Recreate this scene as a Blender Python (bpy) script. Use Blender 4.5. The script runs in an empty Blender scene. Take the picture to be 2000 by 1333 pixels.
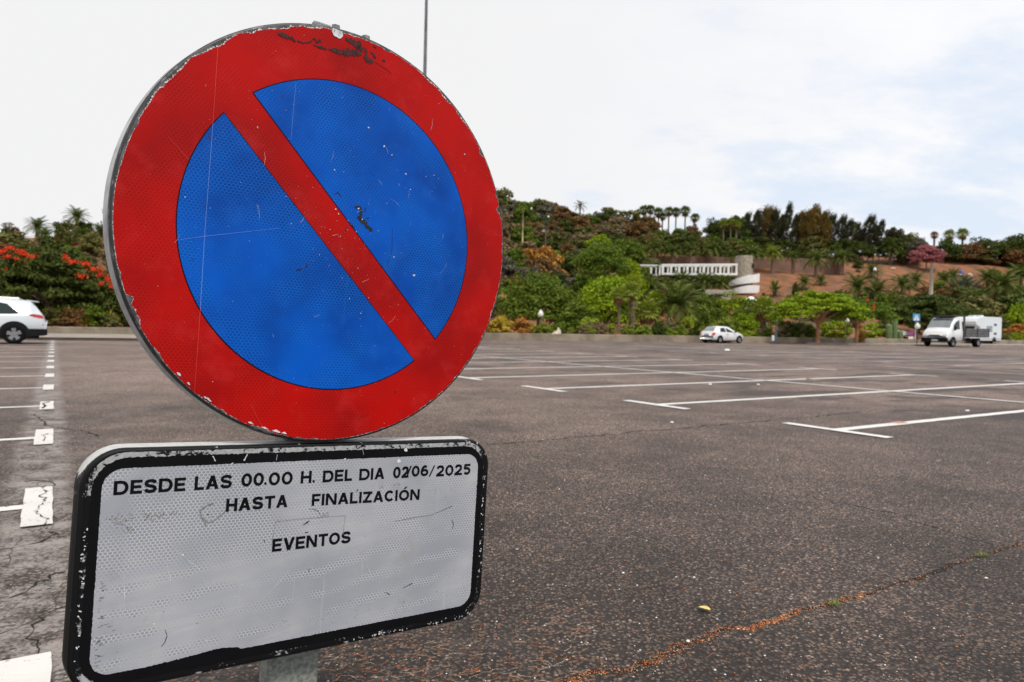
import bpy, math, random
import numpy as np
from math import sin, cos, pi, radians
from mathutils import Matrix, Vector
sc = bpy.context.scene
COL = sc.collection
# ------------------------------------------------------------------ camera
F = 1409.8                      # focal length in pixels of a 2000 px wide frame
CH = 0.9                        # camera height (m)
def rotm(ax, a):
    c, s = cos(a), sin(a)
    return np.array({'x': [[1,0,0],[0,c,-s],[0,s,c]], 'y': [[c,0,s],[0,1,0],[-s,0,c]], 'z': [[c,-s,0],[s,c,0],[0,0,1]]}[ax])
RC = rotm('z', .0173) @ rotm('x', .0188) @ np.array([[1,0,0],[0,0,-1],[0,1,0]])
CP = np.array([0, 0, CH])
cd = bpy.data.cameras.new('camera'); cam = bpy.data.objects.new('camera', cd); COL.objects.link(cam)
cd.sensor_width = 36; cd.sensor_fit = 'HORIZONTAL'; cd.lens = F/2000*36
cd.clip_start = .05; cd.clip_end = 6000
cam.matrix_world = Matrix(((RC[0][0], -RC[1][0], -RC[2][0], 0), (RC[0][1], -RC[1][1], -RC[2][1], 0), (RC[0][2], -RC[1][2], -RC[2][2], CH), (0,0,0,1)))
cd.dof.use_dof = True; cd.dof.focus_distance = 1.08; cd.dof.aperture_fstop = 10
sc.camera = cam
# ------------------------------------------------------------------ node helper
class NT:
    def __init__(s, tree): s.t = tree; s.n = tree.nodes; s.l = tree.links
    def new(s, typ, _in=None, **kw):
        n = s.n.new(typ)
        for k, v in kw.items(): setattr(n, k, v)
        for k, v in (_in or {}).items(): s.put(n.inputs[k], v)
        return n
    def put(s, sock, v):
        if hasattr(v, 'outputs'): v = v.outputs[0]
        if isinstance(v, bpy.types.NodeSocket): s.l.new(v, sock)
        else:
            if sock.type == 'RGBA' and len(v) == 3: v = (*v, 1)
            sock.default_value = v
    def math(s, op, a, b=0, c=None, clamp=False):
        n = s.n.new('ShaderNodeMath'); n.operation = op; n.use_clamp = clamp
        s.put(n.inputs[0], a); s.put(n.inputs[1], b)
        if c is not None: s.put(n.inputs[2], c)
        return n.outputs[0]
    def vm(s, op, a, b=None, sc=None):
        n = s.n.new('ShaderNodeVectorMath'); n.operation = op
        s.put(n.inputs[0], a)
        if b is not None: s.put(n.inputs[1], b)
        if sc is not None: s.put(n.inputs['Scale'], sc)
        return n.outputs['Value'] if op in ('DOT_PRODUCT', 'LENGTH', 'DISTANCE') else n.outputs[0]
    def mix(s, f, a, b, mode='MIX'):
        n = s.n.new('ShaderNodeMix'); n.data_type = 'RGBA'; n.blend_type = mode
        s.put(n.inputs[0], f); s.put(n.inputs[6], a); s.put(n.inputs[7], b)
        return n.outputs[2]
    def noise(s, vec, scale, detail=4, rough=.55, dist=0):
        n = s.new('ShaderNodeTexNoise', {'Scale': scale, 'Detail': detail, 'Roughness': rough, 'Distortion': dist})
        s.put(n.inputs['Vector'], vec); return n.outputs[0]
    def step(s, v, a, b, smooth=True):
        n = s.n.new('ShaderNodeMapRange'); n.interpolation_type = 'SMOOTHSTEP' if smooth else 'LINEAR'
        s.put(n.inputs[0], v); s.put(n.inputs[1], a); s.put(n.inputs[2], b); return n.outputs[0]
    def sep(s, v):
        n = s.n.new('ShaderNodeSeparateXYZ'); s.put(n.inputs[0], v); return n.outputs
    def comb(s, x, y, z=0.):
        n = s.n.new('ShaderNodeCombineXYZ'); s.put(n.inputs[0], x); s.put(n.inputs[1], y); s.put(n.inputs[2], z); return n.outputs[0]
# ------------------------------------------------------------------ world: hazy sky with thin bright cloud
SUN_EL, SUN_AZ = radians(58), radians(150)      # azimuth clockwise from +Y: high, behind the right shoulder
w = bpy.data.worlds.new('World'); sc.world = w; w.use_nodes = True
W = NT(w.node_tree); W.n.clear()
sky = W.new('ShaderNodeTexSky'); sky.sky_type = 'NISHITA'; sky.sun_disc = False; sky.sun_elevation = SUN_EL; sky.sun_rotation = SUN_AZ
sky.dust_density = 2.5; sky.air_density = 1.0
tc = W.new('ShaderNodeTexCoord'); dv = tc.outputs['Generated']
X_, Y_, Z_ = W.sep(dv)
zz = W.math('ADD', W.math('MAXIMUM', Z_, 0.0), .30)
pl = W.comb(W.math('DIVIDE', X_, zz), W.math('DIVIDE', Y_, zz), 0.)
wv = W.vm('ADD', pl, W.vm('SCALE', W.new('ShaderNodeTexNoise', {'Vector': pl, 'Scale': .9, 'Detail': 3}).outputs[1], sc=.7))
n1 = W.noise(W.vm('MULTIPLY', wv, (.7, 1.0, 1)), .8, 6, .55)
n2 = W.noise(W.vm('ADD', W.vm('MULTIPLY', pl, (1., 1.5, 1)), W.vm('SCALE', wv, sc=.25)), 3.4, 8, .6)
dens = W.math('ADD', W.math('MULTIPLY', n1, .62), W.math('MULTIPLY', n2, .50))
left = W.step(X_, .12, .62)                      # thinner cloud to the right
dens = W.math('SUBTRACT', dens, W.math('MULTIPLY', left, .14))
dens = W.math('ADD', dens, W.math('MULTIPLY', W.step(X_, .25, -.35), .10)); cov = W.step(dens, .36, .55)
cl = W.mix(W.step(n2, .3, .75), (10.2, 10.5, 11.2), (11.3, 11.3, 11.4))
cl = W.mix(W.step(X_, -.1, .55), (10.2, 10.2, 10.3), cl)
thin = W.mix(.86, sky.outputs[0], (9.5, 10.5, 12.0))
colr = W.mix(cov, thin, cl)
bg = W.new('ShaderNodeBackground', {'Color': colr, 'Strength': .073})
W.l.new(bg.outputs[0], W.new('ShaderNodeOutputWorld').inputs[0])
# ------------------------------------------------------------------ sun
sl = bpy.data.lights.new('sun', 'SUN'); sl.energy = 2.3; sl.angle = radians(10); sl.color = (1, .93, .83)
so = bpy.data.objects.new('sun', sl); COL.objects.link(so)
sd = Vector((sin(SUN_AZ)*cos(SUN_EL), cos(SUN_AZ)*cos(SUN_EL), sin(SUN_EL)))
so.rotation_euler = sd.to_track_quat('Z', 'Y').to_euler(); so.location = (0, -20, 40)
sc.view_settings.view_transform = 'Standard'; sc.view_settings.look = 'None'; sc.view_settings.exposure = .27; sc.view_settings.gamma = 1
# ------------------------------------------------------------------ placement helpers
def ray(px, py): return np.array([(px-1000)/F, (py-666.5)/F, 1.]) @ RC
def at(px, py, Y):
    v = ray(px, py); return CP + v*(Y/v[1])
def gnd(px, py, h=0.):
    v = ray(px, py); return CP + v*((h-CH)/v[2])
def hor(px): return 640 + .01731*(px-1000)
def xz(px, Y): return (px-1000)/F*Y
TH = -.5651; DD = np.array([sin(TH), cos(TH)]); EE = np.array([cos(TH), -sin(TH)])   # stall row / stall line directions
O0 = np.array([2.992, 6.656]); SS = 2.355
def grid(e, d): p = O0 + EE*e + DD*d; return (float(p[0]), float(p[1]))
# ------------------------------------------------------------------ mesh helpers
class MB:
    def __init__(s): s.v = []; s.f = []; s.m = []
    def add(s, vs, fs, m=0):
        o = len(s.v); s.v += [tuple(map(float, a)) for a in vs]; s.f += [tuple(i+o for i in f) for f in fs]; s.m += [m]*len(fs); return s
    def box(s, c, d, m=0, rz=0, tap=1):
        x, y, z = c; a, b, h = d[0]/2, d[1]/2, d[2]/2; vs = []
        for k, t in ((-h, 1), (h, tap)):
            for p, q in ((-a,-b),(a,-b),(a,b),(-a,b)):
                p *= t; q *= t
                vs.append((x+p*cos(rz)-q*sin(rz), y+p*sin(rz)+q*cos(rz), z+k))
        return s.add(vs, [(0,3,2,1),(4,5,6,7),(0,1,5,4),(1,2,6,5),(2,3,7,6),(3,0,4,7)], m)
    def tube(s, pts, rad, n=8, m=0, cap=True):
        pts = [np.array(p, float) for p in pts]; R = rad if hasattr(rad, '__len__') else [rad]*len(pts); vs = []
        for i, p in enumerate(pts):
            t = pts[min(i+1, len(pts)-1)]-pts[max(i-1, 0)]; t = t/(np.linalg.norm(t)+1e-9)
            a = np.cross(t, [0,0,1.] if abs(t[2]) < .9 else [1.,0,0]); a /= np.linalg.norm(a); b = np.cross(t, a)
            for k in range(n): vs.append(p+R[i]*(a*cos(2*pi*k/n)+b*sin(2*pi*k/n)))
        fs = [(i*n+k, i*n+(k+1) % n, (i+1)*n+(k+1) % n, (i+1)*n+k) for i in range(len(pts)-1) for k in range(n)]
        if cap: fs += [tuple(range(n)), tuple((len(pts)-1)*n+k for k in reversed(range(n)))]
        return s.add(vs, fs, m)
    def lathe(s, prof, n=48, m=0, axis='z', c=(0,0,0)):
        vs = []
        for r, z in prof:
            for k in range(n):
                a = 2*pi*k/n; p = {'z': (r*cos(a), r*sin(a), z), 'y': (r*cos(a), z, r*sin(a)), 'x': (z, r*cos(a), r*sin(a))}[axis]
                vs.append((p[0]+c[0], p[1]+c[1], p[2]+c[2]))
        fs = [(i*n+k, i*n+(k+1) % n, (i+1)*n+(k+1) % n, (i+1)*n+k) for i in range(len(prof)-1) for k in range(n)]
        return s.add(vs, fs, m)
    def sphere(s, c, r, n=16, m=0, sz=1.):
        return s.lathe([(max(r*sin(pi*i/10), 1e-4), -r*cos(pi*i/10)*sz) for i in range(11)], n, m, 'z', c)
    def poly(s, pts, m=0): return s.add(pts, [tuple(range(len(pts)))], m)
    def strip(s, pts, wd, z=None, m=0):
        """flat ribbon along 2-D points; wd scalar or list"""
        pts = [np.array(p[:2], float) for p in pts]; wl = wd if hasattr(wd, '__len__') else [wd]*len(pts); vs = []
        for i, p in enumerate(pts):
            t = pts[min(i+1, len(pts)-1)]-pts[max(i-1, 0)]; t /= np.linalg.norm(t)+1e-9; nn = np.array([-t[1], t[0]])*wl[i]/2
            vs += [(*(p+nn), z), (*(p-nn), z)]
        return s.add(vs, [(2*i, 2*i+1, 2*i+3, 2*i+2) for i in range(len(pts)-1)], m)
    def mesh(s, name, mats, smooth=False):
        me = bpy.data.meshes.new(name); me.from_pydata(s.v, [], s.f)
        for q in (mats if isinstance(mats, (list, tuple)) else [mats]): me.materials.append(q)
        if any(s.m): me.polygons.foreach_set('material_index', s.m)
        if smooth: me.polygons.foreach_set('use_smooth', [True]*len(s.f))
        me.update(); return me
    def build(s, name, mats, parent=None, smooth=False, bevel=0):
        o = bpy.data.objects.new(name, s.mesh(name, mats, smooth)); COL.objects.link(o)
        if parent: o.parent = parent
        if bevel:
            b = o.modifiers.new('bevel', 'BEVEL'); b.width = bevel; b.segments = 2; b.limit_method = 'ANGLE'
        return o
def tag(o, label=None, cat=None, group=None, kind=None):
    if label: o['label'] = label
    if cat: o['category'] = cat
    if group: o['group'] = group
    if kind: o['kind'] = kind
    return o
def empty(name, loc, rz=0, scale=1):
    o = bpy.data.objects.new(name, None); COL.objects.link(o); o.location = loc; o.rotation_euler.z = rz
    o.scale = (scale,)*3 if not hasattr(scale, '__len__') else scale; o.empty_display_size = .2
    return o
def mat(name, col, rough=.7, metal=0, var=.25, vscale=3., bump=0, bscale=30, col2=None, spec=.4, coat=0, trans=0, emit=None, detail=4):
    m = bpy.data.materials.new(name); m.use_nodes = True; N = NT(m.node_tree); N.n.clear()
    b = N.new('ShaderNodeBsdfPrincipled', {'Roughness': rough, 'Metallic': metal, 'Specular IOR Level': spec, 'Coat Weight': coat, 'Coat Roughness': .08})
    t = N.new('ShaderNodeTexCoord').outputs['Object']
    nz = N.noise(t, vscale, detail)
    c2 = col2 if col2 else tuple(c*(1-var) for c in col)
    c1 = col if col2 else tuple(min(1, c*(1+var)) for c in col)
    N.put(b.inputs['Base Color'], N.mix(N.step(nz, .32, .68), c1, c2))
    if bump:
        bn = N.new('ShaderNodeBump', {'Strength': bump, 'Height': N.noise(t, bscale, 5), 'Distance': .02}); N.put(b.inputs['Normal'], bn)
    if emit: N.put(b.inputs['Emission Color'], emit); b.inputs['Emission Strength'].default_value = 1
    o = N.new('ShaderNodeOutputMaterial')
    if trans:
        tr = N.new('ShaderNodeBsdfTranslucent', {'Color': tuple(min(1, c*1.5) for c in col)})
        mx = N.new('ShaderNodeMixShader', {0: trans}); N.l.new(b.outputs[0], mx.inputs[1]); N.l.new(tr.outputs[0], mx.inputs[2]); N.l.new(mx.outputs[0], o.inputs[0])
    else: N.l.new(b.outputs[0], o.inputs[0])
    return m
rnd = random.Random(7)
#SECTION_GROUND
# ================================================================== GROUND
def asphalt_mat():
    m = bpy.data.materials.new('asphalt'); m.use_nodes = True; N = NT(m.node_tree); N.n.clear()
    P = N.new('ShaderNodeNewGeometry').outputs['Position']
    x, y, z = N.sep(P)
    fine = N.new('ShaderNodeTexVoronoi', {'Vector': P, 'Scale': 92., 'Randomness': 1.}); cellc = N.sep(fine.outputs['Color'])[0]; dist = fine.outputs['Distance']
    fine2 = N.new('ShaderNodeTexVoronoi', {'Vector': P, 'Scale': 240.}); cell2 = N.sep(fine2.outputs['Color'])[1]
    big = N.noise(P, .22, 5, .6); mid = N.noise(P, 1.3, 5, .65); sm = N.noise(P, 22., 4, .7)
    # stone colour: dark binder, brown-grey stones, a few pale ones
    base = N.mix(N.step(cellc, .05, .95), (.022, .0165, .0145), (.175, .135, .112))
    base = N.mix(N.math('GREATER_THAN', cellc, .965), base, (.34, .28, .24))
    base = N.mix(N.math('MULTIPLY', N.step(cell2, .55, 1.), .38), base, (.22, .18, .155))
    base = N.mix(N.step(dist, .32, .62), base, (.026, .021, .019))
    # smooth asphalt averaged with distance-free worn areas
    tone = N.math('ADD', N.math('MULTIPLY', big, .9), N.math('MULTIPLY', mid, .6))
    base = N.mix(1., base, N.mix(N.step(tone, .5, 1.0), (.55, .52, .50), (1.6, 1.52, 1.48)), 'MULTIPLY')
    base = N.mix(1., base, N.mix(N.step(N.math('ADD', y, N.math('MULTIPLY', mid, 3.)), .5, 14.), (.62, .59, .57), (2.3, 2.2, 2.18)), 'MULTIPLY')   # colour pales with distance: grazing sky sheen of the far asphalt painted in
    # tyre / oil darkening inside the stalls
    q = N.vm('SUBTRACT', P, (O0[0], O0[1], 0.)); ee = N.vm('DOT_PRODUCT', q, (EE[0], EE[1], 0.)); dd = N.vm('DOT_PRODUCT', q, (DD[0], DD[1], 0.))
    st = N.noise(N.comb(N.math('MULTIPLY', ee, .45), N.math('MULTIPLY', dd, 1.), 0.), 1.1, 4, .6, .6)
    stall = N.math('MULTIPLY', N.step(ee, .3, 2.), N.math('SUBTRACT', 1., N.step(ee, 30., 34.)))
    base = N.mix(N.math('MULTIPLY', N.math('MULTIPLY', N.step(st, .48, .62), stall), .8), base, (.035, .028, .026))
    # pale worn band of thinned paint along the dashed line
    band = N.math('SUBTRACT', 1., N.step(N.math('ABSOLUTE', N.math('ADD', N.math('ADD', ee, 6.16), N.math('MULTIPLY', N.math('SUBTRACT', mid, .5), .16))), .085, .20))
    pat = N.math('ADD', N.math('MULTIPLY', N.noise(P, 5., 5, .7), .9), N.math('MULTIPLY', cellc, .15))
    halo = N.math('MULTIPLY', N.math('SUBTRACT', 1., N.step(N.math('ABSOLUTE', N.math('ADD', ee, 5.95)), .2, 1.3)), N.step(N.noise(P, 2.3, 5, .7), .45, .7))
    base = N.mix(N.math('MULTIPLY', halo, .32), base, (.23, .205, .19))
    base = N.mix(N.math('MULTIPLY', band, N.math('MULTIPLY', N.step(pat, .38, .66), .9)), base, (.29, .26, .24))
    dv_ = N.vm('ADD', P, N.vm('SCALE', N.new('ShaderNodeTexNoise', {'Vector': P, 'Scale': 4., 'Detail': 4}).outputs[1], sc=.22))
    ve = N.new('ShaderNodeTexVoronoi', {'Vector': dv_, 'Scale': 2.6}, feature='DISTANCE_TO_EDGE').outputs['Distance']
    ve2 = N.new('ShaderNodeTexVoronoi', {'Vector': dv_, 'Scale': 7.}, feature='DISTANCE_TO_EDGE').outputs['Distance']
    strip_ = N.math('SUBTRACT', 1., N.step(N.math('ABSOLUTE', N.math('ADD', ee, 6.2)), .25, .7))
    ck = N.math('MULTIPLY', N.math('MAXIMUM', N.step(ve, .010, .003), N.math('MULTIPLY', N.step(ve2, .012, .004), N.step(mid, .45, .55))), strip_)
    base = N.mix(N.math('MULTIPLY', ck, .85), base, (.03, .022, .018))
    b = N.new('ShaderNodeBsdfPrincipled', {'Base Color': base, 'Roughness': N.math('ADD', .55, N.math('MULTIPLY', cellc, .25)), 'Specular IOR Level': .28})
    h = N.math('ADD', N.math('MULTIPLY', N.math('SUBTRACT', 1., dist), .8), N.math('MULTIPLY', N.math('ADD', sm, cellc), .55))
    bn = N.new('ShaderNodeBump', {'Strength': .7, 'Distance': .003, 'Height': h}); N.put(b.inputs['Normal'], bn)
    N.l.new(b.outputs[0], N.new('ShaderNodeOutputMaterial').inputs[0]); return m
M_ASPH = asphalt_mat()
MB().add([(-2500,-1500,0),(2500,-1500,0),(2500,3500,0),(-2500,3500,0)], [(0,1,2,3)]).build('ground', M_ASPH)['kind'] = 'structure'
def paint_mat(name, col, wear=.5, wcol=(.1, .09, .085)):
    m = bpy.data.materials.new(name); m.use_nodes = True; N = NT(m.node_tree); N.n.clear()
    P = N.new('ShaderNodeNewGeometry').outputs['Position']
    v = N.new('ShaderNodeTexVoronoi', {'Vector': P, 'Scale': 105.}); cc = N.sep(v.outputs['Color'])[0]
    nz = N.math('ADD', N.math('MULTIPLY', N.noise(P, 9., 6, .7), .75), N.math('MULTIPLY', cc, .32))
    c = N.mix(N.step(nz, .78-wear*.28, .86-wear*.2), N.mix(N.noise(P, 3., 4), col, tuple(k*.72 for k in col)), wcol)
    b = N.new('ShaderNodeBsdfPrincipled', {'Base Color': c, 'Roughness': .75, 'Specular IOR Level': .3})
    bn = N.new('ShaderNodeBump', {'Strength': .6, 'Distance': .003, 'Height': N.math('ADD', cc, N.noise(P, 60., 4))}); N.put(b.inputs['Normal'], bn)
    N.l.new(b.outputs[0], N.new('ShaderNodeOutputMaterial').inputs[0]); return m
M_LINE = paint_mat('line_paint', (.78, .76, .74), .34)
M_LINE2 = paint_mat('worn_line_paint', (.62, .60, .59), .45)
M_DASH = paint_mat('fresh_dash_paint', (.72, .70, .67), .42, (.22, .20, .185))
M_RED = paint_mat('red_kerb_paint', (.3, .06, .05), .5, (.2, .17, .16))
def stripe(name, a, b, wd, m=M_LINE, z=.004, jag=True):
    """painted line between grid points a, b (e, d) with slightly uneven edges"""
    A = np.array(grid(*a)); B = np.array(grid(*b)); L = np.linalg.norm(B-A); n = max(2, int(L/.18)) if jag else 1
    pts = [A+(B-A)*i/n for i in range(n+1)]
    o = MB().strip(pts, [wd*(1+rnd.uniform(-.07, .07)) for _ in pts], z).build(name, m); o['kind'] = 'structure'; return o
def rowblock(e0, ks, L, w=.125, mf=M_LINE, tl=.53, far=True, z=.004):
    for k in ks:
        if k*SS > 52: continue
        stripe('stall_line', (e0, k*SS), (e0+L, k*SS), w, mf, z)
        stripe('stall_end_mark', (e0, k*SS-tl), (e0, k*SS+tl), w, mf, z+.004)
        if far: stripe('stall_end_mark', (e0+L, k*SS-tl), (e0+L, k*SS+tl), w, mf, z+.004)
rowblock(0, range(-1, 12), 9.97)
stripe('row_centre_line', (4.98, -1.5*SS), (4.98, 11*SS), .1, M_LINE, .0085)
rowblock(16.35, range(-2, 11), 10.1, mf=M_LINE2)
stripe('row_centre_line', (21.4, -3*SS), (21.4, 11*SS), .1, M_LINE2, .0085)
stripe('aisle_line', (13.0, -1.5*SS), (13.4, 3.1*SS), .12, M_LINE2)
rowblock(32.5, range(-5, 9), 10., mf=M_LINE2)
for k in range(-1, 14): stripe('stall_line', (-6.21, k*2.3772+.12), (-11.2, k*2.3772+.12), .095, M_LINE)
for k in range(-1, 14):
    d0 = k*2.3772+.12-.42+(.03 if k else 0)
    if k == -1: d0 = -.735*SS-.85
    for e0, e1 in ((-6.215, -6.095),):
        pts = []
        m = MB(); n = 8; d1 = d0+.84
        V = []
        for i in range(n+1): V.append((e0+rnd.uniform(-.003, .003), d0+(d1-d0)*i/n))
        for i in range(n+1): V.append((e1+rnd.uniform(-.003, .003), d1-(d1-d0)*i/n))
        m.poly([(*grid(*q), .009) for q in V]).build('lane_dash', M_DASH)['kind'] = 'structure'
# a small smear of red paint on the nearest stall line
MB().strip([gnd(1746, 827.5)[:2], gnd(1765, 826)[:2]], .09, .0088).build('red_paint_smear', paint_mat('red_smear', (.62, .27, .2), .6, (.6, .58, .56)))['kind'] = 'structure'
# ---- cracks: dark jagged slivers lying in the surface
M_CRACK = mat('crack_dark', (.010, .007, .006), .95, var=.3, vscale=40)
def path3(pl, sub=.035, jit=.012):
    P = [gnd(*q)[:2] for q in pl]; out = []
    for a, b in zip(P[:-1], P[1:]):
        n = max(1, int(np.linalg.norm(b-a)/sub)); t = (b-a)/(np.linalg.norm(b-a)+1e-9); nn = np.array([-t[1], t[0]])
        for i in range(n): out.append(a+(b-a)*i/n+nn*rnd.gauss(0, jit))
    out.append(P[-1]); return out
def crack(pl, w0, jit=.01, sub=.03, z=.0012):
    P = path3(pl, sub, jit)
    o = MB().strip(P, [max(.0008, w0*rnd.choice([.25, .6, 1, 1.4])) for _ in P], z).build('asphalt_crack', M_CRACK); o['kind'] = 'structure'; return P
c8 = lambda L: [(1000+x/2, 900+y/2) for x, y in L]
main = c8([(200,866),(330,820),(460,815),(560,780),(700,710),(790,670),(860,655),(940,660),(1020,630),(1140,580),(1200,578),(1270,550),(1400,515),(1500,480),(1620,450),(1720,405),(1820,370),(1900,350),(2010,315)])
PM = crack(main, .018, .007, .02)
crack(c8([(1150,140),(1350,180),(1480,205),(1560,235),(1700,275),(1780,300),(1880,330)]), .006)
crack(c8([(330,0),(560,50),(700,75),(850,85)]), .004)
crack([(950,869),(1050,862),(1200,848),(1280,841),(1330,838),(1400,831),(1460,826),(1540,818),(1600,814),(1700,803)], .02, .02, .08)
crack([(300,740),(420,735),(520,748)], .012, .02, .1); crack([(250,795),(360,800),(480,790)], .012, .02, .1)
c5 = lambda L: [(x/4.76, 780+y/4.76) for x, y in L]
crack(c5([(440,820),(370,850),(440,880),(365,920),(430,945),(400,985),(360,1010),(325,1070),(390,1110),(435,1135),(400,1170),(430,1200),(460,1235)]), .0055, .007, .02, .0125)
crack(c5([(460,1235),(520,1250),(460,1290),(380,1330),(250,1360),(0,1400)]), .012, .006)
crack(c5([(240,770),(330,755),(480,765),(510,800),(440,820)]), .012, .008, .05)
crack(c5([(300,140),(390,200),(440,250),(620,280),(800,300),(930,350)]), .016, .01, .06)
crack([(20,1170),(60,1150),(110,1120),(128,1118)], .008); crack([(50,1295),(70,1270),(60,1230),(100,1195),(150,1180)], .006); crack([(0,1240),(40,1225),(90,1205)], .005)
crack([(75,1200),(130,1188)], .004)
crack([(84,864),(90,857),(82,853),(95,850)], .010, .006, .03, .0128); crack([(82,800),(88,795),(84,790),(97,787)], .03, .004, .05, .0128)
# ---- rust-coloured needles and grit caught in the long crack
M_RUST = mat('dry_needles', (.62, .20, .05), .9, var=.5, vscale=60, col2=(.30, .10, .035))
M_TAN = mat('pale_grit', (.5, .4, .28), .9, var=.3, vscale=60)
M_CHIP = mat('white_chips', (.75, .75, .76), .6, var=.1)
def needle(mb, x, y, L, wd, a, z=.004, m=0, curve=0.):
    pts = [(x+cos(a+curve*t)*L*(t-.5), y+sin(a+curve*t)*L*(t-.5)) for t in (0, .5, 1)]
    mb.strip(pts, [wd*.6, wd, wd*.4], z, m)
def grain(mb, x, y, s, m=0):
    q = [(x+s*cos(a+rnd.uniform(-.3, .3))*rnd.uniform(.6, 1), y+s*sin(a+rnd.uniform(-.3, .3))*rnd.uniform(.6, 1)) for a in np.linspace(0, 2*pi, 6)[:-1]]
    mb.add([(*p, .002) for p in q]+[(x, y, .002+s*rnd.uniform(.5, .9))], [(i, (i+1) % 5, 5) for i in range(5)], m)
g = MB()
for i, p in enumerate(PM):
    t = i/len(PM); dens = 34 if t < .36 else (20 if t < .5 else 7)
    for _ in range(dens):
        s = rnd.uniform(.0010, .0030); off = rnd.gauss(0, .014 if t < .25 else .007)
        if rnd.random() < (.12 if t < .36 else .4)+.3*sin(i*.09)+.15*sin(i*.31): continue
        grain(g, p[0]+off, p[1]+rnd.gauss(0, .009)-.004, s, 0 if rnd.random() < .82 else 1)
g.build('crack_debris', [M_RUST, M_TAN]); tag(bpy.data.objects['crack_debris'], 'rust brown grit and needles filling the long crack across the asphalt', 'debris', kind='stuff')
g = MB()
def scat(n, x0, x1, y0, y1):
    for _ in range(n):
        p = gnd(rnd.uniform(x0, x1), y0+(y1-y0)*rnd.random()**.8); yield p[0], p[1]
for x, y in scat(1400, 640, 2050, 930, 1345):
    r = rnd.random()
    if r < .50: grain(g, x, y, rnd.uniform(.0012, .0032), 1)
    elif r < .78: grain(g, x, y, rnd.uniform(.0015, .004), 0)
    elif r < .9: needle(g, x, y, rnd.uniform(.012, .05), .0011, rnd.uniform(0, pi), .006, rnd.choice([0, 0, 1]), rnd.uniform(-1.2, 1.2))
    else: grain(g, x, y, rnd.uniform(.002, .0042), 2)
for x, y in scat(240, 630, 1150, 1180, 1345): needle(g, x, y, rnd.uniform(.02, .06), .0012, rnd.uniform(-.5, .9), .007, rnd.choice([0, 0, 1]), rnd.uniform(-1, 1))
for x, y in scat(450, 0, 700, 1000, 1345): grain(g, x, y, rnd.uniform(.001, .0028), rnd.choice([0, 1]))
for x, y in scat(160, 900, 2050, 770, 960): grain(g, x, y, rnd.uniform(.002, .006), rnd.choice([1, 1, 2]))
g.build('grit', [M_RUST, M_TAN, M_CHIP]); tag(bpy.data.objects['grit'], 'loose grit, pale chips and dry needles scattered over the asphalt', 'grit', kind='stuff')
# individual pale chips big enough to see
for i, (px, py, s, lab) in enumerate([(1313,826,.02,'white chip below the second nearest end mark'),(1387,751.5,.035,'pale chip near the crossing of the parking lines'),(1481,752,.03,'yellowish chip right of the parking line crossing'),(1889,803.5,.03,'white scrap between the two nearest stall lines'),
        (1217,1121,.006,'bright white chip on bare asphalt left of the fallen leaf'),(1356,1130,.006,'white chip on asphalt above the fallen leaf'),(1926,1131,.007,'white chip right of the long crack'),(1344,1255,.008,'white scrap lying in the rusty part of the crack'),(1421,685,.16,'white scrap of paper far out on the lot before the hatchback')]):
    p = gnd(px, py); m = MB(); q = [(s*cos(a)*rnd.uniform(.6, 1.1), s*.8*sin(a)*rnd.uniform(.6, 1.1)) for a in np.linspace(0, 2*pi, 8)[:-1]]
    m.add([(*v, .003) for v in q]+[(*(np.array(v)*.6), .003+s*.45) for v in q], [(k, (k+1) % 7, (k+1) % 7+7, k+7) for k in range(7)]+[tuple(range(7, 14))])
    o = m.build('litter_chip', M_CHIP); o.location = (p[0], p[1], 0); tag(o, lab, 'chip', 'pale chips lying on the asphalt')
# fallen yellow leaf
p = gnd(1376, 1194); m = MB(); n = 10; vs = []
for i in range(n+1):
    t = i/n; x = (t-.5)*.042; hw = .012*sin(pi*min(1, t*.97+.03))**.7; z = .006+.004*sin(t*3); vs += [(x, -hw, z+.003), (x, 0, z), (x, hw, z+.003)]
m.add(vs, [(3*i+j, 3*i+3+j, 3*i+4+j, 3*i+1+j) for i in range(n) for j in range(2)])
m.tube([(-.021, 0, .007), (-.028, .002, .004)], .0006, 5)
o = m.build('fallen_leaf', mat('yellow_leaf', (.62, .5, .16), .6, var=.2, vscale=80), smooth=True); o.location = (p[0], p[1], 0); o.rotation_euler.z = -.75
tag(o, 'single yellow leaf lying flat on the asphalt beside the long crack', 'leaf')
M_TUFT = mat('tuft_green', (.16, .2, .05), .7, var=.4, vscale=50, trans=.2)
for px, py, s, lab in [(1625,1182,.05,'small green grass tuft in the middle of the long crack'),(1921,1087,.05,'small green grass tuft near the right end of the long crack'),(1579,742,.12,'tiny weed growing beside the stall line crossing'),(1050,893,.04,'dry little weed in the asphalt right of the sign')]:
    p = gnd(px, py); m = MB()
    for _ in range(60):
        a = rnd.uniform(0, 2*pi); L = s*rnd.uniform(.25, .75); x, y = rnd.gauss(0, s*.28), rnd.gauss(0, s*.12); el = rnd.uniform(.1, .9)
        t = np.array([cos(a)*cos(el), sin(a)*cos(el), sin(el)]); b = np.array([x, y, .001]); sd_ = np.array([-sin(a), cos(a), 0])*s*.025
        m.add([b-sd_, b+sd_, b+t*L*.6+sd_*.7, b+t*L+np.array([0, 0, -L*.15]), b+t*L*.6-sd_*.7], [(0,1,2,4), (4,2,3)])
    o = m.build('grass_tuft', M_TUFT); o.location = (p[0], p[1], 0); tag(o, lab, 'grass tuft', 'weeds in the asphalt')
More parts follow.
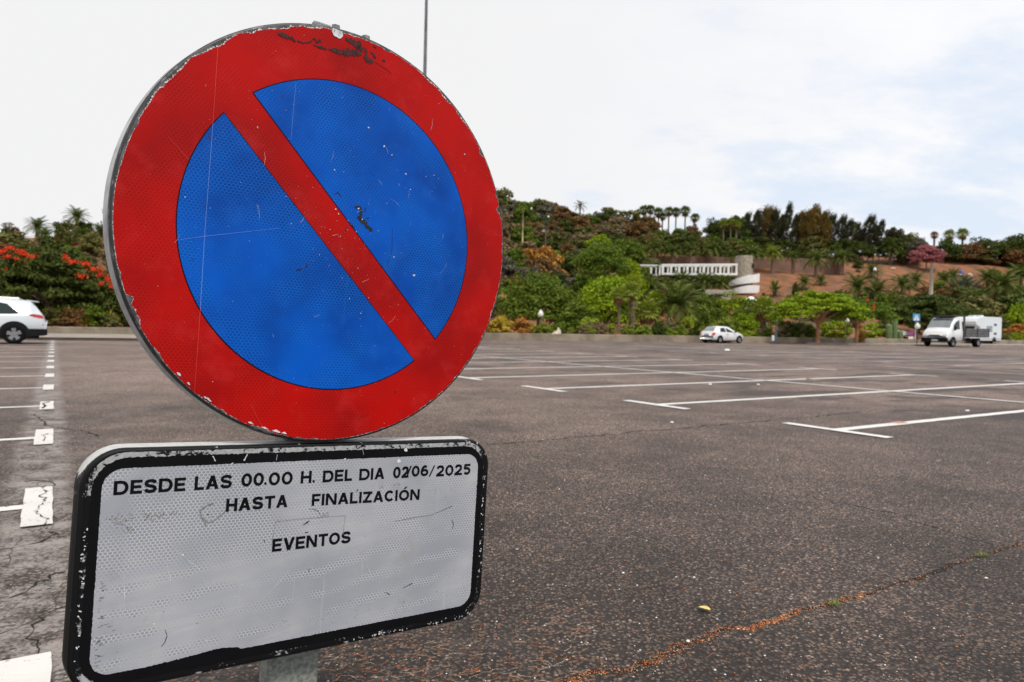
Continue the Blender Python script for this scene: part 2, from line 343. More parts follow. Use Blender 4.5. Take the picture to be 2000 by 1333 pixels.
#SECTION_TERRAIN
# ================================================================== TERRAIN AND WALLS
def lerp(tab, x):
    if x <= tab[0][0]: return np.array(tab[0][1:], float)
    for a, b in zip(tab[:-1], tab[1:]):
        if x <= b[0]: t = (x-a[0])/(b[0]-a[0]); return np.array(a[1:], float)*(1-t)+np.array(b[1:], float)*t
    return np.array(tab[-1][1:], float)
WALL = [(-70, 24.6), (-22.6, 42), (-1.8, 49.7), (22.5, 57.7), (40, 66), (75, 88), (120, 115)]
def wallY(a):   # depth of the low wall along azimuth a = X/Y
    for (x0, y0), (x1, y1) in zip(WALL[:-1], WALL[1:]):
        if x0/y0 <= a <= x1/y1:
            dx, dy = x1-x0, y1-y0; t = (a*y0-x0)/(dx-a*dy); return y0+dy*t
    return 24.6 if a < 0 else 115
#  px, depth of B, C, D rows, image height of soil at C and at D (ridge)
TT = [(-900,42,62,85,560,470),(-300,52,66,90,560,470),(0,58,72,98,558,468),(120,60,74,100,552,462),(230,61,76,104,545,443),(450,64,86,116,540,420),(700,68,96,126,535,412),(980,74,104,132,528,425),(1080,76,106,134,525,425),
      (1250,78,108,134,532,455),(1380,80,110,135,534,474),(1500,80,110,135,534,492),(1650,82,112,136,536,500),(1800,88,116,140,542,505),(1900,94,120,142,545,508),(2000,104,126,146,548,512),(2300,118,138,156,560,522),(3200,130,150,170,575,540)]
def prof(px):
    a = (px-1000)/F; YB, YC, YD, pc, pd = lerp(TT, px); Y0 = wallY(a)+.1
    hc = at(px, pc, YC)[2]; hd = at(px, pd, YD)[2]
    YB = max(YB, Y0+6); YC = max(YC, YB+10); YD = max(YD, YC+12)
    return [(Y0, .30), (Y0+2, .36), (YB, 1.4), (YC, hc), (YD, hd), (YD+12, hd+.1), (YD+70, hd-9), (YD+500, hd-16)]
def hgt(px, Y):
    P = prof(px)
    if Y <= P[0][0]: return 0.
    for (y0, h0), (y1, h1) in zip(P[:-1], P[1:]):
        if Y <= y1: return h0+(h1-h0)*(Y-y0)/(y1-y0)
    return P[-1][1]
pxs = list(range(-900, 3201, 25)); ts = np.concatenate([np.linspace(0, 1, 5)[:-1]*.0+np.linspace(0, .12, 5)[:-1], np.linspace(.12, 1, 60)])
m = MB(); vs = []
for px in pxs:
    P = prof(px); Ya, Yb = P[0][0], P[4][0]
    ys = [Ya+(Yb-Ya)*t for t in ts]+[P[5][0], P[6][0], P[7][0]]
    for i, Y in enumerate(ys):
        h = hgt(px, Y); r = 0 if i < 4 or i > len(ts) else (sin(px*.031+Y*.5)*.18+sin(px*.011-Y*.9)*.2+rnd.uniform(-.12, .12))*min(1, (Y-Ya)/12)
        vs.append((xz(px, Y), Y, h+r))
nr = len(ts)+3
m.add(vs, [(i*nr+j, (i+1)*nr+j, (i+1)*nr+j+1, i*nr+j+1) for i in range(len(pxs)-1) for j in range(nr-1)])
M_SOIL = mat('red_soil', (.27, .105, .042), .95, vscale=.5, col2=(.12, .065, .036), bump=1., bscale=.9, detail=8)
hill = m.build('hillside', M_SOIL, smooth=True); hill['kind'] = 'structure'
M_CONC = mat('wall_concrete', (.30, .25, .19), .9, vscale=.9, col2=(.17, .14, .105), bump=.4, bscale=8, detail=8)
def wallstrip(name, pts, h0, h1, th, m_, parent=None, cap=0.0):
    P = [np.array(p, float) for p in pts]; vs = []
    for i, p in enumerate(P):
        t = P[min(i+1, len(P)-1)]-P[max(i-1, 0)]; t /= np.linalg.norm(t); n = np.array([-t[1], t[0]])
        for off, z in ((0, h0), (0, h1-.03), (.03, h1), (th-.03, h1), (th, h1-.03), (th, h0)): vs.append((*(p+n*off), z))
    m = MB(); m.add(vs, [(i*6+j, (i+1)*6+j, (i+1)*6+j+1, i*6+j+1) for i in range(len(P)-1) for j in range(5)]+[(0,1,2,3,4,5), tuple((len(P)-1)*6+j for j in (5,4,3,2,1,0))])
    return m.build(name, m_, parent)
wp = []
for (x0, y0), (x1, y1) in zip(WALL[:-1], WALL[1:]):
    for i in range(8): wp.append((x0+(x1-x0)*i/8, y0+(y1-y0)*i/8))
wp.append(WALL[-1])
tag(wallstrip('low_wall', wp, 0, .50, .5, M_CONC), 'long low tan concrete wall along the far edge of the parking lot', 'wall')
M_PAVE = mat('pavement', (.33, .29, .25), .9, vscale=1.5, col2=(.23, .2, .17), bump=.3, bscale=20)
def slab(name, pts, z, mt):
    n = len(pts); m = MB(); m.add([(x, y, 0.002) for x, y in pts]+[(x, y, z) for x, y in pts], [tuple(range(n, 2*n))]+[(i, (i+1) % n, (i+1) % n+n, i+n) for i in range(n)])
    o = m.build(name, mt); o['kind'] = 'structure'; return o
kA = gnd(-500, 652)[:2]; kB = gnd(60, 664.5)[:2]; kC = gnd(230, 666)[:2]; kD = gnd(420, 668)[:2]
slab('pavement', [tuple(kA), tuple(kB), tuple(kC), tuple(kD), (-9., 46.9), (-22.6, 41.8), (-60, 28.1)], .12, M_PAVE)
m = MB(); m.strip([kA, kB, kC, kD], .25, .124); m.build('red_kerb_line', M_RED)['kind'] = 'structure'
slab('pavement', [tuple(gnd(1575, 672.2)[:2]), tuple(gnd(1700, 675.2)[:2]), tuple(gnd(1800, 676)[:2]), tuple(gnd(1990, 677)[:2]), (68, 83.4), (40, 65.9), (30, 61.1), (24, 58.3)], .12, M_PAVE)
# planted border line of the terrace and its retaining wall
M_TER = mat('terrace_wall', (.26, .145, .1), .95, vscale=.6, col2=(.16, .10, .08), bump=.6, bscale=3, detail=7)
pts = []
for px in range(1225, 1646, 20): pts.append((xz(px, 113), 113))
zb = at(1450, 534, 113)[2]; zt = at(1450, 503, 113)[2]
tag(wallstrip('retaining_wall', pts, zb-1, zt, .6, M_TER), 'brown stone retaining wall behind the palms above the bare red slope', 'wall')
# ================================================================== WHITE PERGOLA BRIDGE, STONE TOWER, RAMP
M_WHITE = mat('white_render', (.78, .78, .77), .7, var=.06, vscale=2)
M_STONE = mat('rubble_stone', (.42, .36, .28), .95, vscale=4, col2=(.22, .19, .15), bump=1., bscale=6)
M_GREY = mat('grey_render', (.34, .31, .27), .9, var=.15)
YB_ = 98.
root = empty('pergola_walkway', tuple(at(1363, 537, YB_))); tag(root, 'long white pergola bridge of open square bays ending at the stone tower', 'pergola')
x0 = xz(1290, YB_)-root.location.x; x1 = xz(1438, YB_)-root.location.x; sl_ = .0
def zpx(px, py): return at(px, py, YB_)[2]-root.location.z
for dy in (0, 2.0):
    MB().add([(x0, dy, zpx(1290, 537)), (x1, dy, zpx(1438, 538)), (x1, dy, zpx(1438, 534)), (x0, dy, zpx(1290, 533.5)), (x0, dy+.3, zpx(1290, 537)), (x1, dy+.3, zpx(1438, 538)), (x1, dy+.3, zpx(1438, 534)), (x0, dy+.3, zpx(1290, 533.5))], [(0,1,2,3),(7,6,5,4),(3,2,6,7),(0,4,5,1),(0,3,7,4),(1,5,6,2)]).build('floor_beam', M_WHITE, root)
    MB().add([(x0, dy, zpx(1290, 519)), (x1, dy, zpx(1438, 519)), (x1, dy, zpx(1438, 515)), (x0, dy, zpx(1290, 516)), (x0, dy+.3, zpx(1290, 519)), (x1, dy+.3, zpx(1438, 519)), (x1, dy+.3, zpx(1438, 515)), (x0, dy+.3, zpx(1290, 516))], [(0,1,2,3),(7,6,5,4),(3,2,6,7),(0,4,5,1),(0,3,7,4),(1,5,6,2)]).build('top_beam', M_WHITE, root)
    for k in range(10):
        px = 1292+k*16
        zt_, zb_ = zpx(px, 518.5), zpx(px, 534.5)
        MB().box((xz(px, YB_)-root.location.x, dy+.15, (zt_+zb_)/2), (.27 if dy == 0 else .2, .26, zt_-zb_)).build('post', M_WHITE, root)
for k in range(19):
    px = 1292+k*8; MB().box((xz(px, YB_)-root.location.x, 1.15, zpx(px, 516.4)), (.1, 1.7, .12)).build('rafter', M_WHITE, root)
MB().add([(x0, .1, zpx(1290, 535.5)), (x1, .1, zpx(1438, 536)), (x1, 2.1, zpx(1438, 536)), (x0, 2.1, zpx(1290, 535.5))], [(0,1,2,3)]).build('deck', M_GREY, root)
r2 = empty('arch_pergola', tuple(at(1266, 540, YB_+1))); tag(r2, 'short white arched section half hidden in foliage left of the pergola bridge', 'pergola')
m = MB()
for k in range(3):
    cx = -.75+k*.75; m.tube([(cx-.32, 0, .1)]+[(cx-.32*cos(t), 0, 1.05+.32*sin(t)) for t in np.linspace(0, pi, 9)]+[(cx+.32, 0, .1)], .08, 6)
m.box((0, 0, 1.5), (2.5, .25, .14)); m.box((0, 0, .1), (2.5, .25, .2)); m.build('arches', M_WHITE, r2)
tw = empty('stone_tower', tuple(at(1452, 575, YB_+.5))); tag(tw, 'round rubble stone tower with white spiral ramp at the right end of the pergola', 'tower')
zT = at(1452, 500.5, YB_+.5)[2]-tw.location.z; m = MB(); R_ = 1.12; n = 40; pr = []
for i in range(15):
    for k in range(n):
        a = 2*pi*k/n; rr = R_*(1.04-.04*i/14)*(1+rnd.uniform(-.02, .02)); m.v.append((rr*cos(a), rr*sin(a), zT*i/14))
m.f += [(i*n+k, i*n+(k+1) % n, (i+1)*n+(k+1) % n, (i+1)*n+k) for i in range(14) for k in range(n)]+[tuple(14*n+k for k in range(n))]; m.m += [0]*(14*n+1)
m.build('tower_shaft', M_STONE, tw)
MB().box((.93, -.72, zT*.735), (.32, .3, .55)).build('window', mat('dark_opening', (.02, .02, .02), .9), tw)
def ramp(a0, a1, z0, z1, r, hb, name):
    m = MB(); n = 34
    for i in range(n+1):
        t = i/n; a = a0+(a1-a0)*t; z = z0+(z1-z0)*t; hh = hb*(.35+.65*min(1, t*2.2))
        for rr, zz_ in ((r, z), (r, z+hh), (r-.14, z+hh), (r-.14, z), (R_-.05, z), (R_-.05, z-.12), (r-.02, z-.12)): m.v.append((rr*cos(a), rr*sin(a), zz_))
    for i in range(n):
        for j in range(7): m.f.append((i*7+j, i*7+(j+1) % 7, (i+1)*7+(j+1) % 7, (i+1)*7+j)); m.m.append(0)
    m.f += [tuple(range(7)), tuple(n*7+j for j in reversed(range(7)))]; m.m += [0, 0]
    return m.build(name, M_WHITE, tw)
zq = lambda py: at(1452, py, YB_+.5)[2]-tw.location.z
ramp(radians(172), radians(385), zq(559.5), zq(547.5), 2.05, 1.0, 'ramp_parapet'); ramp(radians(172), radians(385), zq(574.5), zq(571), 2.05, .95, 'ramp_parapet')
o = MB().box((0, 0, 0), (5.2, 2.4, 1.5)).build('garden_building', M_GREY, bevel=.05); o.location = tuple(at(1384, 579, 92)); tag(o, 'low flat grey rendered building below the pergola, mostly hidden by bushes', 'building')
o = MB().sphere((0, 0, 0), .75, 20, sz=.9).build('white_dome', M_WHITE, smooth=True); o.location = tuple(at(1466, 590, 90)); tag(o, 'small white dome among the bushes below the spiral ramp', 'dome')
#SECTION_VEG
# ================================================================== VEGETATION
def leafmat(name, c, c2=None, tr=.22):
    m = bpy.data.materials.new(name); m.use_nodes = True; N = NT(m.node_tree); N.n.clear()
    g_ = N.new('ShaderNodeNewGeometry'); oi = N.new('ShaderNodeObjectInfo')
    r = g_.outputs['Random Per Island']; n = N.noise(N.new('ShaderNodeTexCoord').outputs['Object'], 1.6, 3)
    c2 = c2 or (c[0]*1.5+.03, c[1]*1.35+.02, c[2]*1.1)
    col = N.mix(N.step(N.math('ADD', N.math('MULTIPLY', r, .6), N.math('MULTIPLY', n, .6)), .2, .95), tuple(k*.72 for k in c), c2)
    col = N.mix(N.math('MULTIPLY', oi.outputs['Random'], .35), col, (c[0]*1.35, c[1]*.85, c[2]*.75))
    b = N.new('ShaderNodeBsdfPrincipled', {'Base Color': col, 'Roughness': .6, 'Specular IOR Level': .12})
    t = N.new('ShaderNodeBsdfTranslucent', {'Color': col}); mx = N.new('ShaderNodeMixShader', {0: tr})
    N.l.new(b.outputs[0], mx.inputs[1]); N.l.new(t.outputs[0], mx.inputs[2]); N.l.new(mx.outputs[0], N.new('ShaderNodeOutputMaterial').inputs[0]); return m
LM = dict(dark=leafmat('leaf_dark', (.040, .066, .012), (.10, .135, .025)), mid=leafmat('leaf_mid', (.080, .145, .014), (.17, .25, .028)), bright=leafmat('leaf_bright', (.15, .26, .010), (.32, .43, .02)), lime=leafmat('leaf_lime', (.22, .32, .02), (.4, .48, .05)),
          olive=leafmat('leaf_olive', (.10, .115, .03), (.22, .22, .07)), tan=leafmat('leaf_tan', (.17, .14, .075), (.3, .25, .13)), brown=leafmat('leaf_brown', (.14, .085, .035), (.27, .16, .06)), orange=leafmat('leaf_orange', (.36, .17, .035), (.55, .30, .07)),
          yellow=leafmat('leaf_yellow', (.4, .32, .04), (.6, .5, .06)), pink=leafmat('leaf_pink', (.36, .12, .14), (.5, .22, .24)), grey=leafmat('leaf_grey', (.13, .135, .10), (.22, .22, .165)), red=leafmat('petal_red', (.62, .035, .012), (.8, .09, .03), .1),
          palm=leafmat('palm_green', (.065, .12, .022), (.19, .24, .05)), fan=leafmat('fan_green', (.14, .22, .025), (.34, .40, .06)), dead=leafmat('dead_frond', (.22, .13, .06), (.36, .22, .10), .1), casu=leafmat('needle_dark', (.035, .045, .022), (.08, .085, .035)), rust=leafmat('needle_rust', (.12, .095, .02), (.24, .17, .04)), teal=leafmat('leaf_teal', (.07, .12, .075), (.14, .2, .12)))
BARK = mat('bark', (.17, .12, .085), .95, vscale=4, bump=.6, bscale=14); BARK2 = mat('bark_rust', (.32, .16, .08), .95, vscale=3, bump=.6, bscale=14); PBARK = mat('palm_bark', (.24, .17, .12), .95, vscale=7, col2=(.13, .09, .065), bump=1, bscale=12); PALE = mat('pale_bark', (.42, .36, .28), .9, vscale=3)
NR = np.random.RandomState(11)
def leaves(C, Nn, size, asp=.6):
    """diamond leaves at C with normals Nn -> verts, faces"""
    n = len(C); t = NR.normal(size=(n, 3)); t -= (t*Nn).sum(1)[:, None]*Nn; t /= np.linalg.norm(t, axis=1)[:, None]; b = np.cross(Nn, t)
    s = size*NR.uniform(.6, 1.3, n)[:, None]; V = np.stack([C-t*s, C+b*s*asp+Nn*s*.15, C+t*s, C-b*s*asp+Nn*s*.15], 1).reshape(-1, 3)
    return V, np.arange(4*n).reshape(-1, 4)
def lmesh(name, V, Fc, m):
    me = bpy.data.meshes.new(name); me.from_pydata(V.tolist(), [], Fc.tolist()); me.materials.append(m); me.update(); return me
def unit(n, up=-.35):
    d = NR.normal(size=(n*3, 3)); d /= np.linalg.norm(d, axis=1)[:, None]; d = d[d[:, 2] > up][:n]; return d
def crown_pts(kind, nc, per, W=1., H=1.):
    """leaf centres / normals for a crown of unit width, height H, resting on z=0"""
    Cs = []; Ns = []
    if kind == 'round':
        d = unit(nc, -.45); r = NR.uniform(.45, 1, nc)[:, None]**.6; c = d*r*np.array([.5, .5, .5])*NR.uniform(.8, 1.12, (nc, 1)); cr = NR.uniform(.10, .19, nc)
    elif kind == 'shrub':
        d = unit(nc, -.1); r = NR.uniform(.35, 1, nc)[:, None]**.6; c = d*r*np.array([.5, .5, .8])*NR.uniform(.7, 1.15, (nc, 1)); c[:, 2] -= .35; cr = NR.uniform(.09, .18, nc)
    elif kind == 'umbrella':
        a = NR.uniform(0, 2*pi, nc); r = np.sqrt(NR.uniform(0, 1, nc)); z = .30*(1-r**2)+NR.uniform(-.10, .02, nc)*(1+.6*r); c = np.stack([.5*r*np.cos(a), .5*r*np.sin(a), z*1.0-.1], 1); cr = NR.uniform(.05, .10, nc)
    elif kind == 'wispy':
        z = NR.uniform(-.5, .5, nc); w_ = .42*(1-np.abs(z+.12)*1.25).clip(.12, 1); a = NR.uniform(0, 2*pi, nc); c = np.stack([w_*np.cos(a)*NR.uniform(.2, 1, nc)+(z+.5)**2*.18, w_*np.sin(a)*.8, z], 1); cr = NR.uniform(.05, .12, nc)
    for i in range(len(c)):
        d = unit(per, -.5); p = c[i]+d*cr[i]*NR.uniform(.55, 1.05, (len(d), 1))*np.array([1.15, 1.15, .75 if kind != 'umbrella' else .38])
        if kind == 'wispy': p = c[i]+d*cr[i]*NR.uniform(.2, 1.3, (len(d), 1))*np.array([.9, .9, 1.5]); p[:, 0] += (p[:, 2]-c[i][2])*.35
        nn = d*.8+NR.normal(size=d.shape)*.5+np.array([0, 0, .35]); nn /= np.linalg.norm(nn, axis=1)[:, None]; Cs.append(p); Ns.append(nn)
    return np.concatenate(Cs), np.concatenate(Ns)
def norm_box(V):
    lo, hi = V.min(0), V.max(0); return (V-np.array([(lo[0]+hi[0])/2, (lo[1]+hi[1])/2, lo[2]]))/np.array([hi[0]-lo[0], hi[1]-lo[1], hi[2]-lo[2]])
CR = {}
def crown(kind, var, size):
    k = (kind, var, size)
    if k not in CR:
        nc, per = {'round': (60, 100), 'shrub': (38, 70), 'umbrella': (110, 60), 'wispy': (95, 60)}[kind]
        if size == 'big': nc = int(nc*1.6)
        C, Nn = crown_pts(kind, nc, per); s = {'round': .034, 'shrub': .050, 'umbrella': .026, 'wispy': .036}[kind]*(.72 if size == 'big' else 1)
        V, Fc = leaves(C, Nn, s, .55 if kind != 'wispy' else .22); CR[k] = (norm_box(V), Fc)
    return CR[k]
CM = {}
def crown_mesh(kind, var, size, col):
    k = (kind, var, size, col)
    if k not in CM: V, Fc = crown(kind, var, size); CM[k] = lmesh('crown', V, Fc, LM[col])
    return CM[k]
def child(name, me, parent, loc=(0, 0, 0), sc_=(1, 1, 1), rz=0):
    o = bpy.data.objects.new(name, me); COL.objects.link(o); o.parent = parent; o.location = loc; o.scale = sc_; o.rotation_euler.z = rz; return o
TRK = {}
def trunk_mesh(kind, m_):
    k = (kind, m_.name)
    if k in TRK: return TRK[k]
    m = MB(); R = random.Random(hash(kind) % 1000 if False else len(TRK)+3)
    if kind == 'branchy':      # unit height, limbs reach to z=1.35
        m.tube([(0, 0, -.1), (.01, 0, .3), (-.01, .01, .62), (0, 0, .8)], [.085, .065, .055, .05], 10)
        for i in range(7):
            a = i*2*pi/7+R.uniform(-.3, .3); r = R.uniform(.35, .7); m.tube([(0, 0, R.uniform(.5, .78)), (r*.4*cos(a), r*.4*sin(a), 1.), (r*cos(a), r*sin(a), R.uniform(1.15, 1.4))], [.04, .026, .008], 6)
            b = a+.5; m.tube([(r*.4*cos(a), r*.4*sin(a), 1.), (r*.8*cos(b), r*.8*sin(b), 1.25)], [.018, .006], 5)
    elif kind == 'flat':
        m.tube([(0, 0, -.1), (.02, 0, .4), (0, 0, .7)], [.075, .058, .06], 10)
        for i in range(9):
            a = i*2*pi/9+R.uniform(-.3, .3); r = R.uniform(.7, 1.5); m.tube([(0, 0, R.uniform(.55, .7)), (r*.35*cos(a), r*.35*sin(a), .95), (r*.7*cos(a), r*.7*sin(a), 1.12), (r*cos(a), r*sin(a), 1.22)], [.045, .03, .02, .006], 6)
            b = a+.45; m.tube([(r*.35*cos(a), r*.35*sin(a), .95), (r*.8*cos(b), r*.8*sin(b), 1.25)], [.02, .006], 5)
    TRK[k] = m.mesh('trunk', m_, True); return TRK[k]
LEFT = 0
def solveY(px, py):
    P = prof(px); Y = P[1][0]
    while Y < P[4][0]:
        h = hgt(px, Y)
        if hor(px)-F*(h-CH)/Y <= py: return Y
        Y += .5
    return P[4][0]
def spot(px, Y): return (xz(px, Y), Y, hgt(px, Y))
def ztop(px, py, Y): return at(px, py, Y)[2]
def tree(px, Y, pyt, wpx, kind, col, label, name='tree', group=None, pyb=None, bark=BARK, size='small', cat='tree', trunk=True, sink=.0, flowers=None):
    """crown top at image height pyt, crown bottom at pyb, crown width in picture px"""
    if name in ('slope_shrub', 'crest_bush') and Y < 124: Y = solveY(px, pyb if pyb else pyt+wpx*.7); pyb = None
    p = spot(px, Y); zt = ztop(px, pyt, Y); wd = wpx/F*Y; H = zt-p[2]
    if pyb is not None: cb = max(p[2], ztop(px, pyb, Y))-p[2]
    else: cb = -.12*H
    root = empty(name, (p[0], p[1], p[2]-sink), 0); tag(root, label, cat, group)
    v = NR.randint(3); rz = NR.uniform(0, 6.28); rz = 0 if kind == 'wispy' else rz
    child('crown', crown_mesh(kind, v, size, col), root, (0, 0, cb), (wd, wd*.95, H-cb), rz)
    if trunk:
        if cb > .15*H: tz = cb+ (H-cb)*.25; child('trunk', trunk_mesh('flat' if kind == 'umbrella' else 'branchy', bark), root, (0, 0, 0), (min(wd*.3, tz*1.0), min(wd*.3, tz*1.0), tz), rz)
        else: child('trunk', trunk_mesh('branchy', bark), root, (0, 0, 0), (wd*.22, wd*.22, max(.3, H*.55)), rz)
    return root
# ---- palms
def frond(mb, a, el, L, droop, nl=15, lw=.27, wd=.034, fold=.5, m=0):
    """feather frond: arching rachis with two rows of leaflets"""
    pts = []; d = np.array([cos(a), sin(a), 0]); side = np.array([-sin(a), cos(a), 0]); p = np.array([0., 0, 0]); e = el; n = nl; ds = L/n
    for i in range(n+1):
        pts.append(p.copy()); p = p+(d*cos(e)+np.array([0, 0, sin(e)]))*ds; e -= droop/n*(0.4+1.4*i/n)
    for i in range(1, n+1):
        t = i/n; ll = lw*L*(sin(pi*(t*.82+.13)))**.7*rnd.uniform(.8, 1.1); tg = pts[i]-pts[i-1]; tg /= np.linalg.norm(tg); up = np.cross(side, tg)*-1
        for s_ in (-1, 1):
            tip = pts[i]+(side*s_*cos(fold)+tg*.75-np.array([0, 0, 1])*.35+up*sin(fold)*.4)*ll
            mb.add([pts[i]-tg*wd*L, tip, pts[i]+tg*wd*L], [(0, 1, 2)], m)
    mb.tube(pts[::3]+[pts[-1]], [L*.012]*len(pts[::3])+[L*.003], 3, m, False)
def canary_heads(seed, n=44, up=1.25, nl=11):
    rnd.seed(seed); g_ = MB(); dd_ = MB(); ga = pi*(3-5**.5)
    for i in range(n):
        t = i/n; frond(g_, i*ga+rnd.uniform(-.15, .15), up-1.5*t+rnd.uniform(-.08, .08), rnd.uniform(.88, 1.05), 1.0+.5*t, nl)
    for i in range(12): frond(dd_, i*ga*1.3, -.35-rnd.uniform(0, .5), rnd.uniform(.6, .85), .9, 10, .14)
    return g_, dd_
PH = {}
def palm_head(kind, var, col):
    k = (kind, var, col)
    if k in PH: return PH[k]
    st = rnd.getstate()
    if kind == 'canary': g_, d_ = canary_heads(40+var)
    elif kind == 'upright': g_, d_ = canary_heads(60+var, 34, 1.5, 12)
    elif kind == 'date': g_, d_ = canary_heads(80+var, 20, 1.1, 12)
    elif kind == 'fan':
        rnd.seed(90+var); g_ = MB(); d_ = MB(); ga = pi*(3-5**.5)
        def fan(mb, a, el, L, r):
            d = np.array([cos(a)*cos(el), sin(a)*cos(el), sin(el)]); s_ = np.array([-sin(a), cos(a), 0]); u = np.cross(d, s_)
            c = d*L; mb.tube([(0, 0, 0), c], [.018, .01], 3, 0, False); nf = 9
            for j in range(nf):
                b = (j/(nf-1)-.5)*pi*1.25; q = d*cos(b)+s_*sin(b); tip = c+q*r-np.array([0, 0, 1])*r*.28; w_ = np.cross(q, u)*r*.10
                mb.add([c, c+q*r*.5+w_, tip, c+q*r*.5-w_], [(0, 1, 2, 3)])
        for i in range(34): fan(g_, i*ga, 1.35-1.9*i/34+rnd.uniform(-.1, .1), rnd.uniform(.4, .6), rnd.uniform(.42, .55))
        for i in range(18): fan(d_, i*ga, -.75-rnd.uniform(0, .6), rnd.uniform(.3, .5), rnd.uniform(.4, .5))
    elif kind == 'yucca':
        rnd.seed(70+var); g_ = MB(); d_ = MB()
        for i in range(110):
            a = rnd.uniform(0, 2*pi); el = rnd.uniform(-.5, 1.5); d = np.array([cos(a)*cos(el), sin(a)*cos(el), sin(el)]); s_ = np.array([-sin(a), cos(a), 0])*.03; L = rnd.uniform(.75, 1)
            (g_ if el > -.25 else d_).add([-s_, d*L*.5+s_*-1.2, d*L-np.array([0, 0, .12]), d*L*.5+s_*1.2, s_], [(0, 1, 2, 3, 4)])
    rnd.setstate(st)
    PH[k] = (g_.mesh('fronds', LM[col]), d_.mesh('dead_fronds', LM['dead'])); return PH[k]
PT = None
def palm_trunk():
    global PT
    if PT is None:
        m = MB(); pts = [(0, 0, -.05)]+[(0, 0, i/24) for i in range(25)]; m.tube(pts, [1.25]+[(1.1 if i % 2 else .93)*(1.15-.2*i/24 if i < 22 else 1.25) for i in range(25)], 10); PT = m.mesh('trunk', PBARK)
    return PT
def palm(px, Y, pyc, rpx, kind, label, col='palm', group=None, tr=.3, name='palm', dead=True, base=None, squash=1., cat='palm', lean=0):
    """pyc: picture height of the crown heart; rpx: frond reach in picture px"""
    rpx *= (1.3 if px > 240 else 1.05) if kind in ('canary', 'date') else 1.15 if kind == 'yucca' else 1.1
    if 73 < Y < 108 and kind != 'fan' and pyc > 478: Y = solveY(px, pyc+rpx*(.75 if kind == 'canary' else .45))
    p = spot(px, Y) if base is None else base; zc = ztop(px, pyc, Y)-p[2]; r = rpx/F*Y
    root = empty(name, p, NR.uniform(0, 6)); tag(root, label, cat, group)
    g_, d_ = palm_head(kind, NR.randint(2), col)
    child('fronds', g_, root, (0, 0, zc), (r, r, r*squash))
    if dead: child('dead_fronds', d_, root, (0, 0, zc), (r*.9, r*.9, r*.9))
    if zc > .25: child('trunk', palm_trunk(), root, (0, 0, 0), (tr*.6, tr*.6, zc))
    return root
#SECTION_PLANTS
# ---- broad trees and bushes right behind the low wall (right of the sign)
tree(1050, 66, 528, 178, 'round', 'mid', 'wide dark green domed tree beside the right edge of the round sign', size='big', pyb=640)
tree(1180, 69, 533, 135, 'round', 'bright', 'bright green bushy tree behind the two tall fan palms', size='big', pyb=648)
tree(1120, 62, 590, 130, 'shrub', 'mid', 'large leafy green bush below the wide domed tree behind the wall', name='bush', cat='bush', trunk=False, size='big')
tree(1172, 84, 470, 130, 'round', 'mid', 'big light green tree standing on the slope above the domed tree', size='big', pyb=545)
tree(1230, 86, 500, 70, 'round', 'bright', 'rounded green tree beside the light green tree on the slope')
tree(1165, 100, 457, 56, 'round', 'bright', 'small vivid green dome shaped tree on the slope', pyb=490)
tree(1225, 104, 466, 84, 'round', 'mid', 'round dark green tree right of the vivid green dome', pyb=515)
for px, col, w_, t, lab in [(975,'yellow',62,618,'yellow green leafy shrub beside the sign edge behind the wall'),(1018,'orange',46,622,'orange yellow spiky shrub left of the small lamp'),(1042,'yellow',34,634,'low yellow shrub directly behind the lamp'),(1148,'lime',46,618,'lime green shrub in front of the bushy tree')]:
    tree(px, 54 if px < 1100 else 57, t, w_, 'shrub', col, lab, name='shrub', cat='shrub', trunk=False)
palm(980, 55, 636, 26, 'yucca', 'spiky yellow green plant next to the sign edge', 'yellow', tr=.1, name='spiky_plant', cat='plant'); palm(1020, 54.5, 638, 24, 'yucca', 'spiky orange plant next to the small lamp', 'orange', tr=.1, name='spiky_plant', cat='plant')
# fan palms
palm(1208, 60, 578, 22, 'fan', 'left one of the two fan palms with slim bare trunks', 'fan', tr=.17, name='fan_palm')
palm(1229, 61, 571, 24, 'fan', 'right one of the two fan palms with slim bare trunks', 'fan', tr=.17, name='fan_palm')
palm(1236, 66, 552, 20, 'fan', 'taller fan palm with a pale green head behind the slim pair', 'lime', tr=.2, name='fan_palm')
palm(1262, 60, 612, 32, 'fan', 'short fan palm with hanging orange dead leaves', 'fan', tr=.25, name='fan_palm')
palm(1281, 62, 592, 28, 'fan', 'pale yellow green fan palm left of the big feather palm', 'lime', tr=.25, name='fan_palm')
palm(1322, 62, 597, 56, 'canary', 'large feather palm with arching fronds behind the wall left of the hatchback', tr=.5, name='feather_palm')
palm(1268, 74, 566, 34, 'canary', 'feather palm with pinkish dry fronds below the arched pergola', tr=.4, name='feather_palm')
palm(1490, 62, 605, 30, 'fan', 'fan palm with an orange dry skirt left of the umbrella trees', 'fan', tr=.28, name='fan_palm')
for px, Y, t, w_, col, lab in [(1372,72,570,90,'mid','green bush below the flat grey building, left one'),(1425,73,568,96,'bright','bright green bush below the flat grey building, right one'),(1390,66,600,90,'mid','broad green bush behind the hatchback roof'),(1452,66,592,84,'mid','broad green bush behind the hatchback bonnet'),
        (1312,59,622,66,'olive','olive shrub behind the wall under the feather palm'),(1345,59.5,618,58,'lime','yellow green shrub behind the wall beside the hatchback'),(1412,60,618,50,'fan','fresh green shrub just above the hatchback roof'),(1455,61,610,48,'bright','leafy shrub just right of the hatchback'),(1185,58,632,50,'bright','low bright shrub at the foot of the two slim fan palms'),
        (1240,58,636,44,'olive','low olive shrub between the slim fan palms and the short one'),(1478,70,578,56,'mid','dark green bush behind the skirted fan palm')]:
    tree(px, Y, t, w_, 'shrub', col if col in LM else 'mid', lab, name='bush', cat='bush', trunk=False, size='big' if w_ > 80 else 'small')
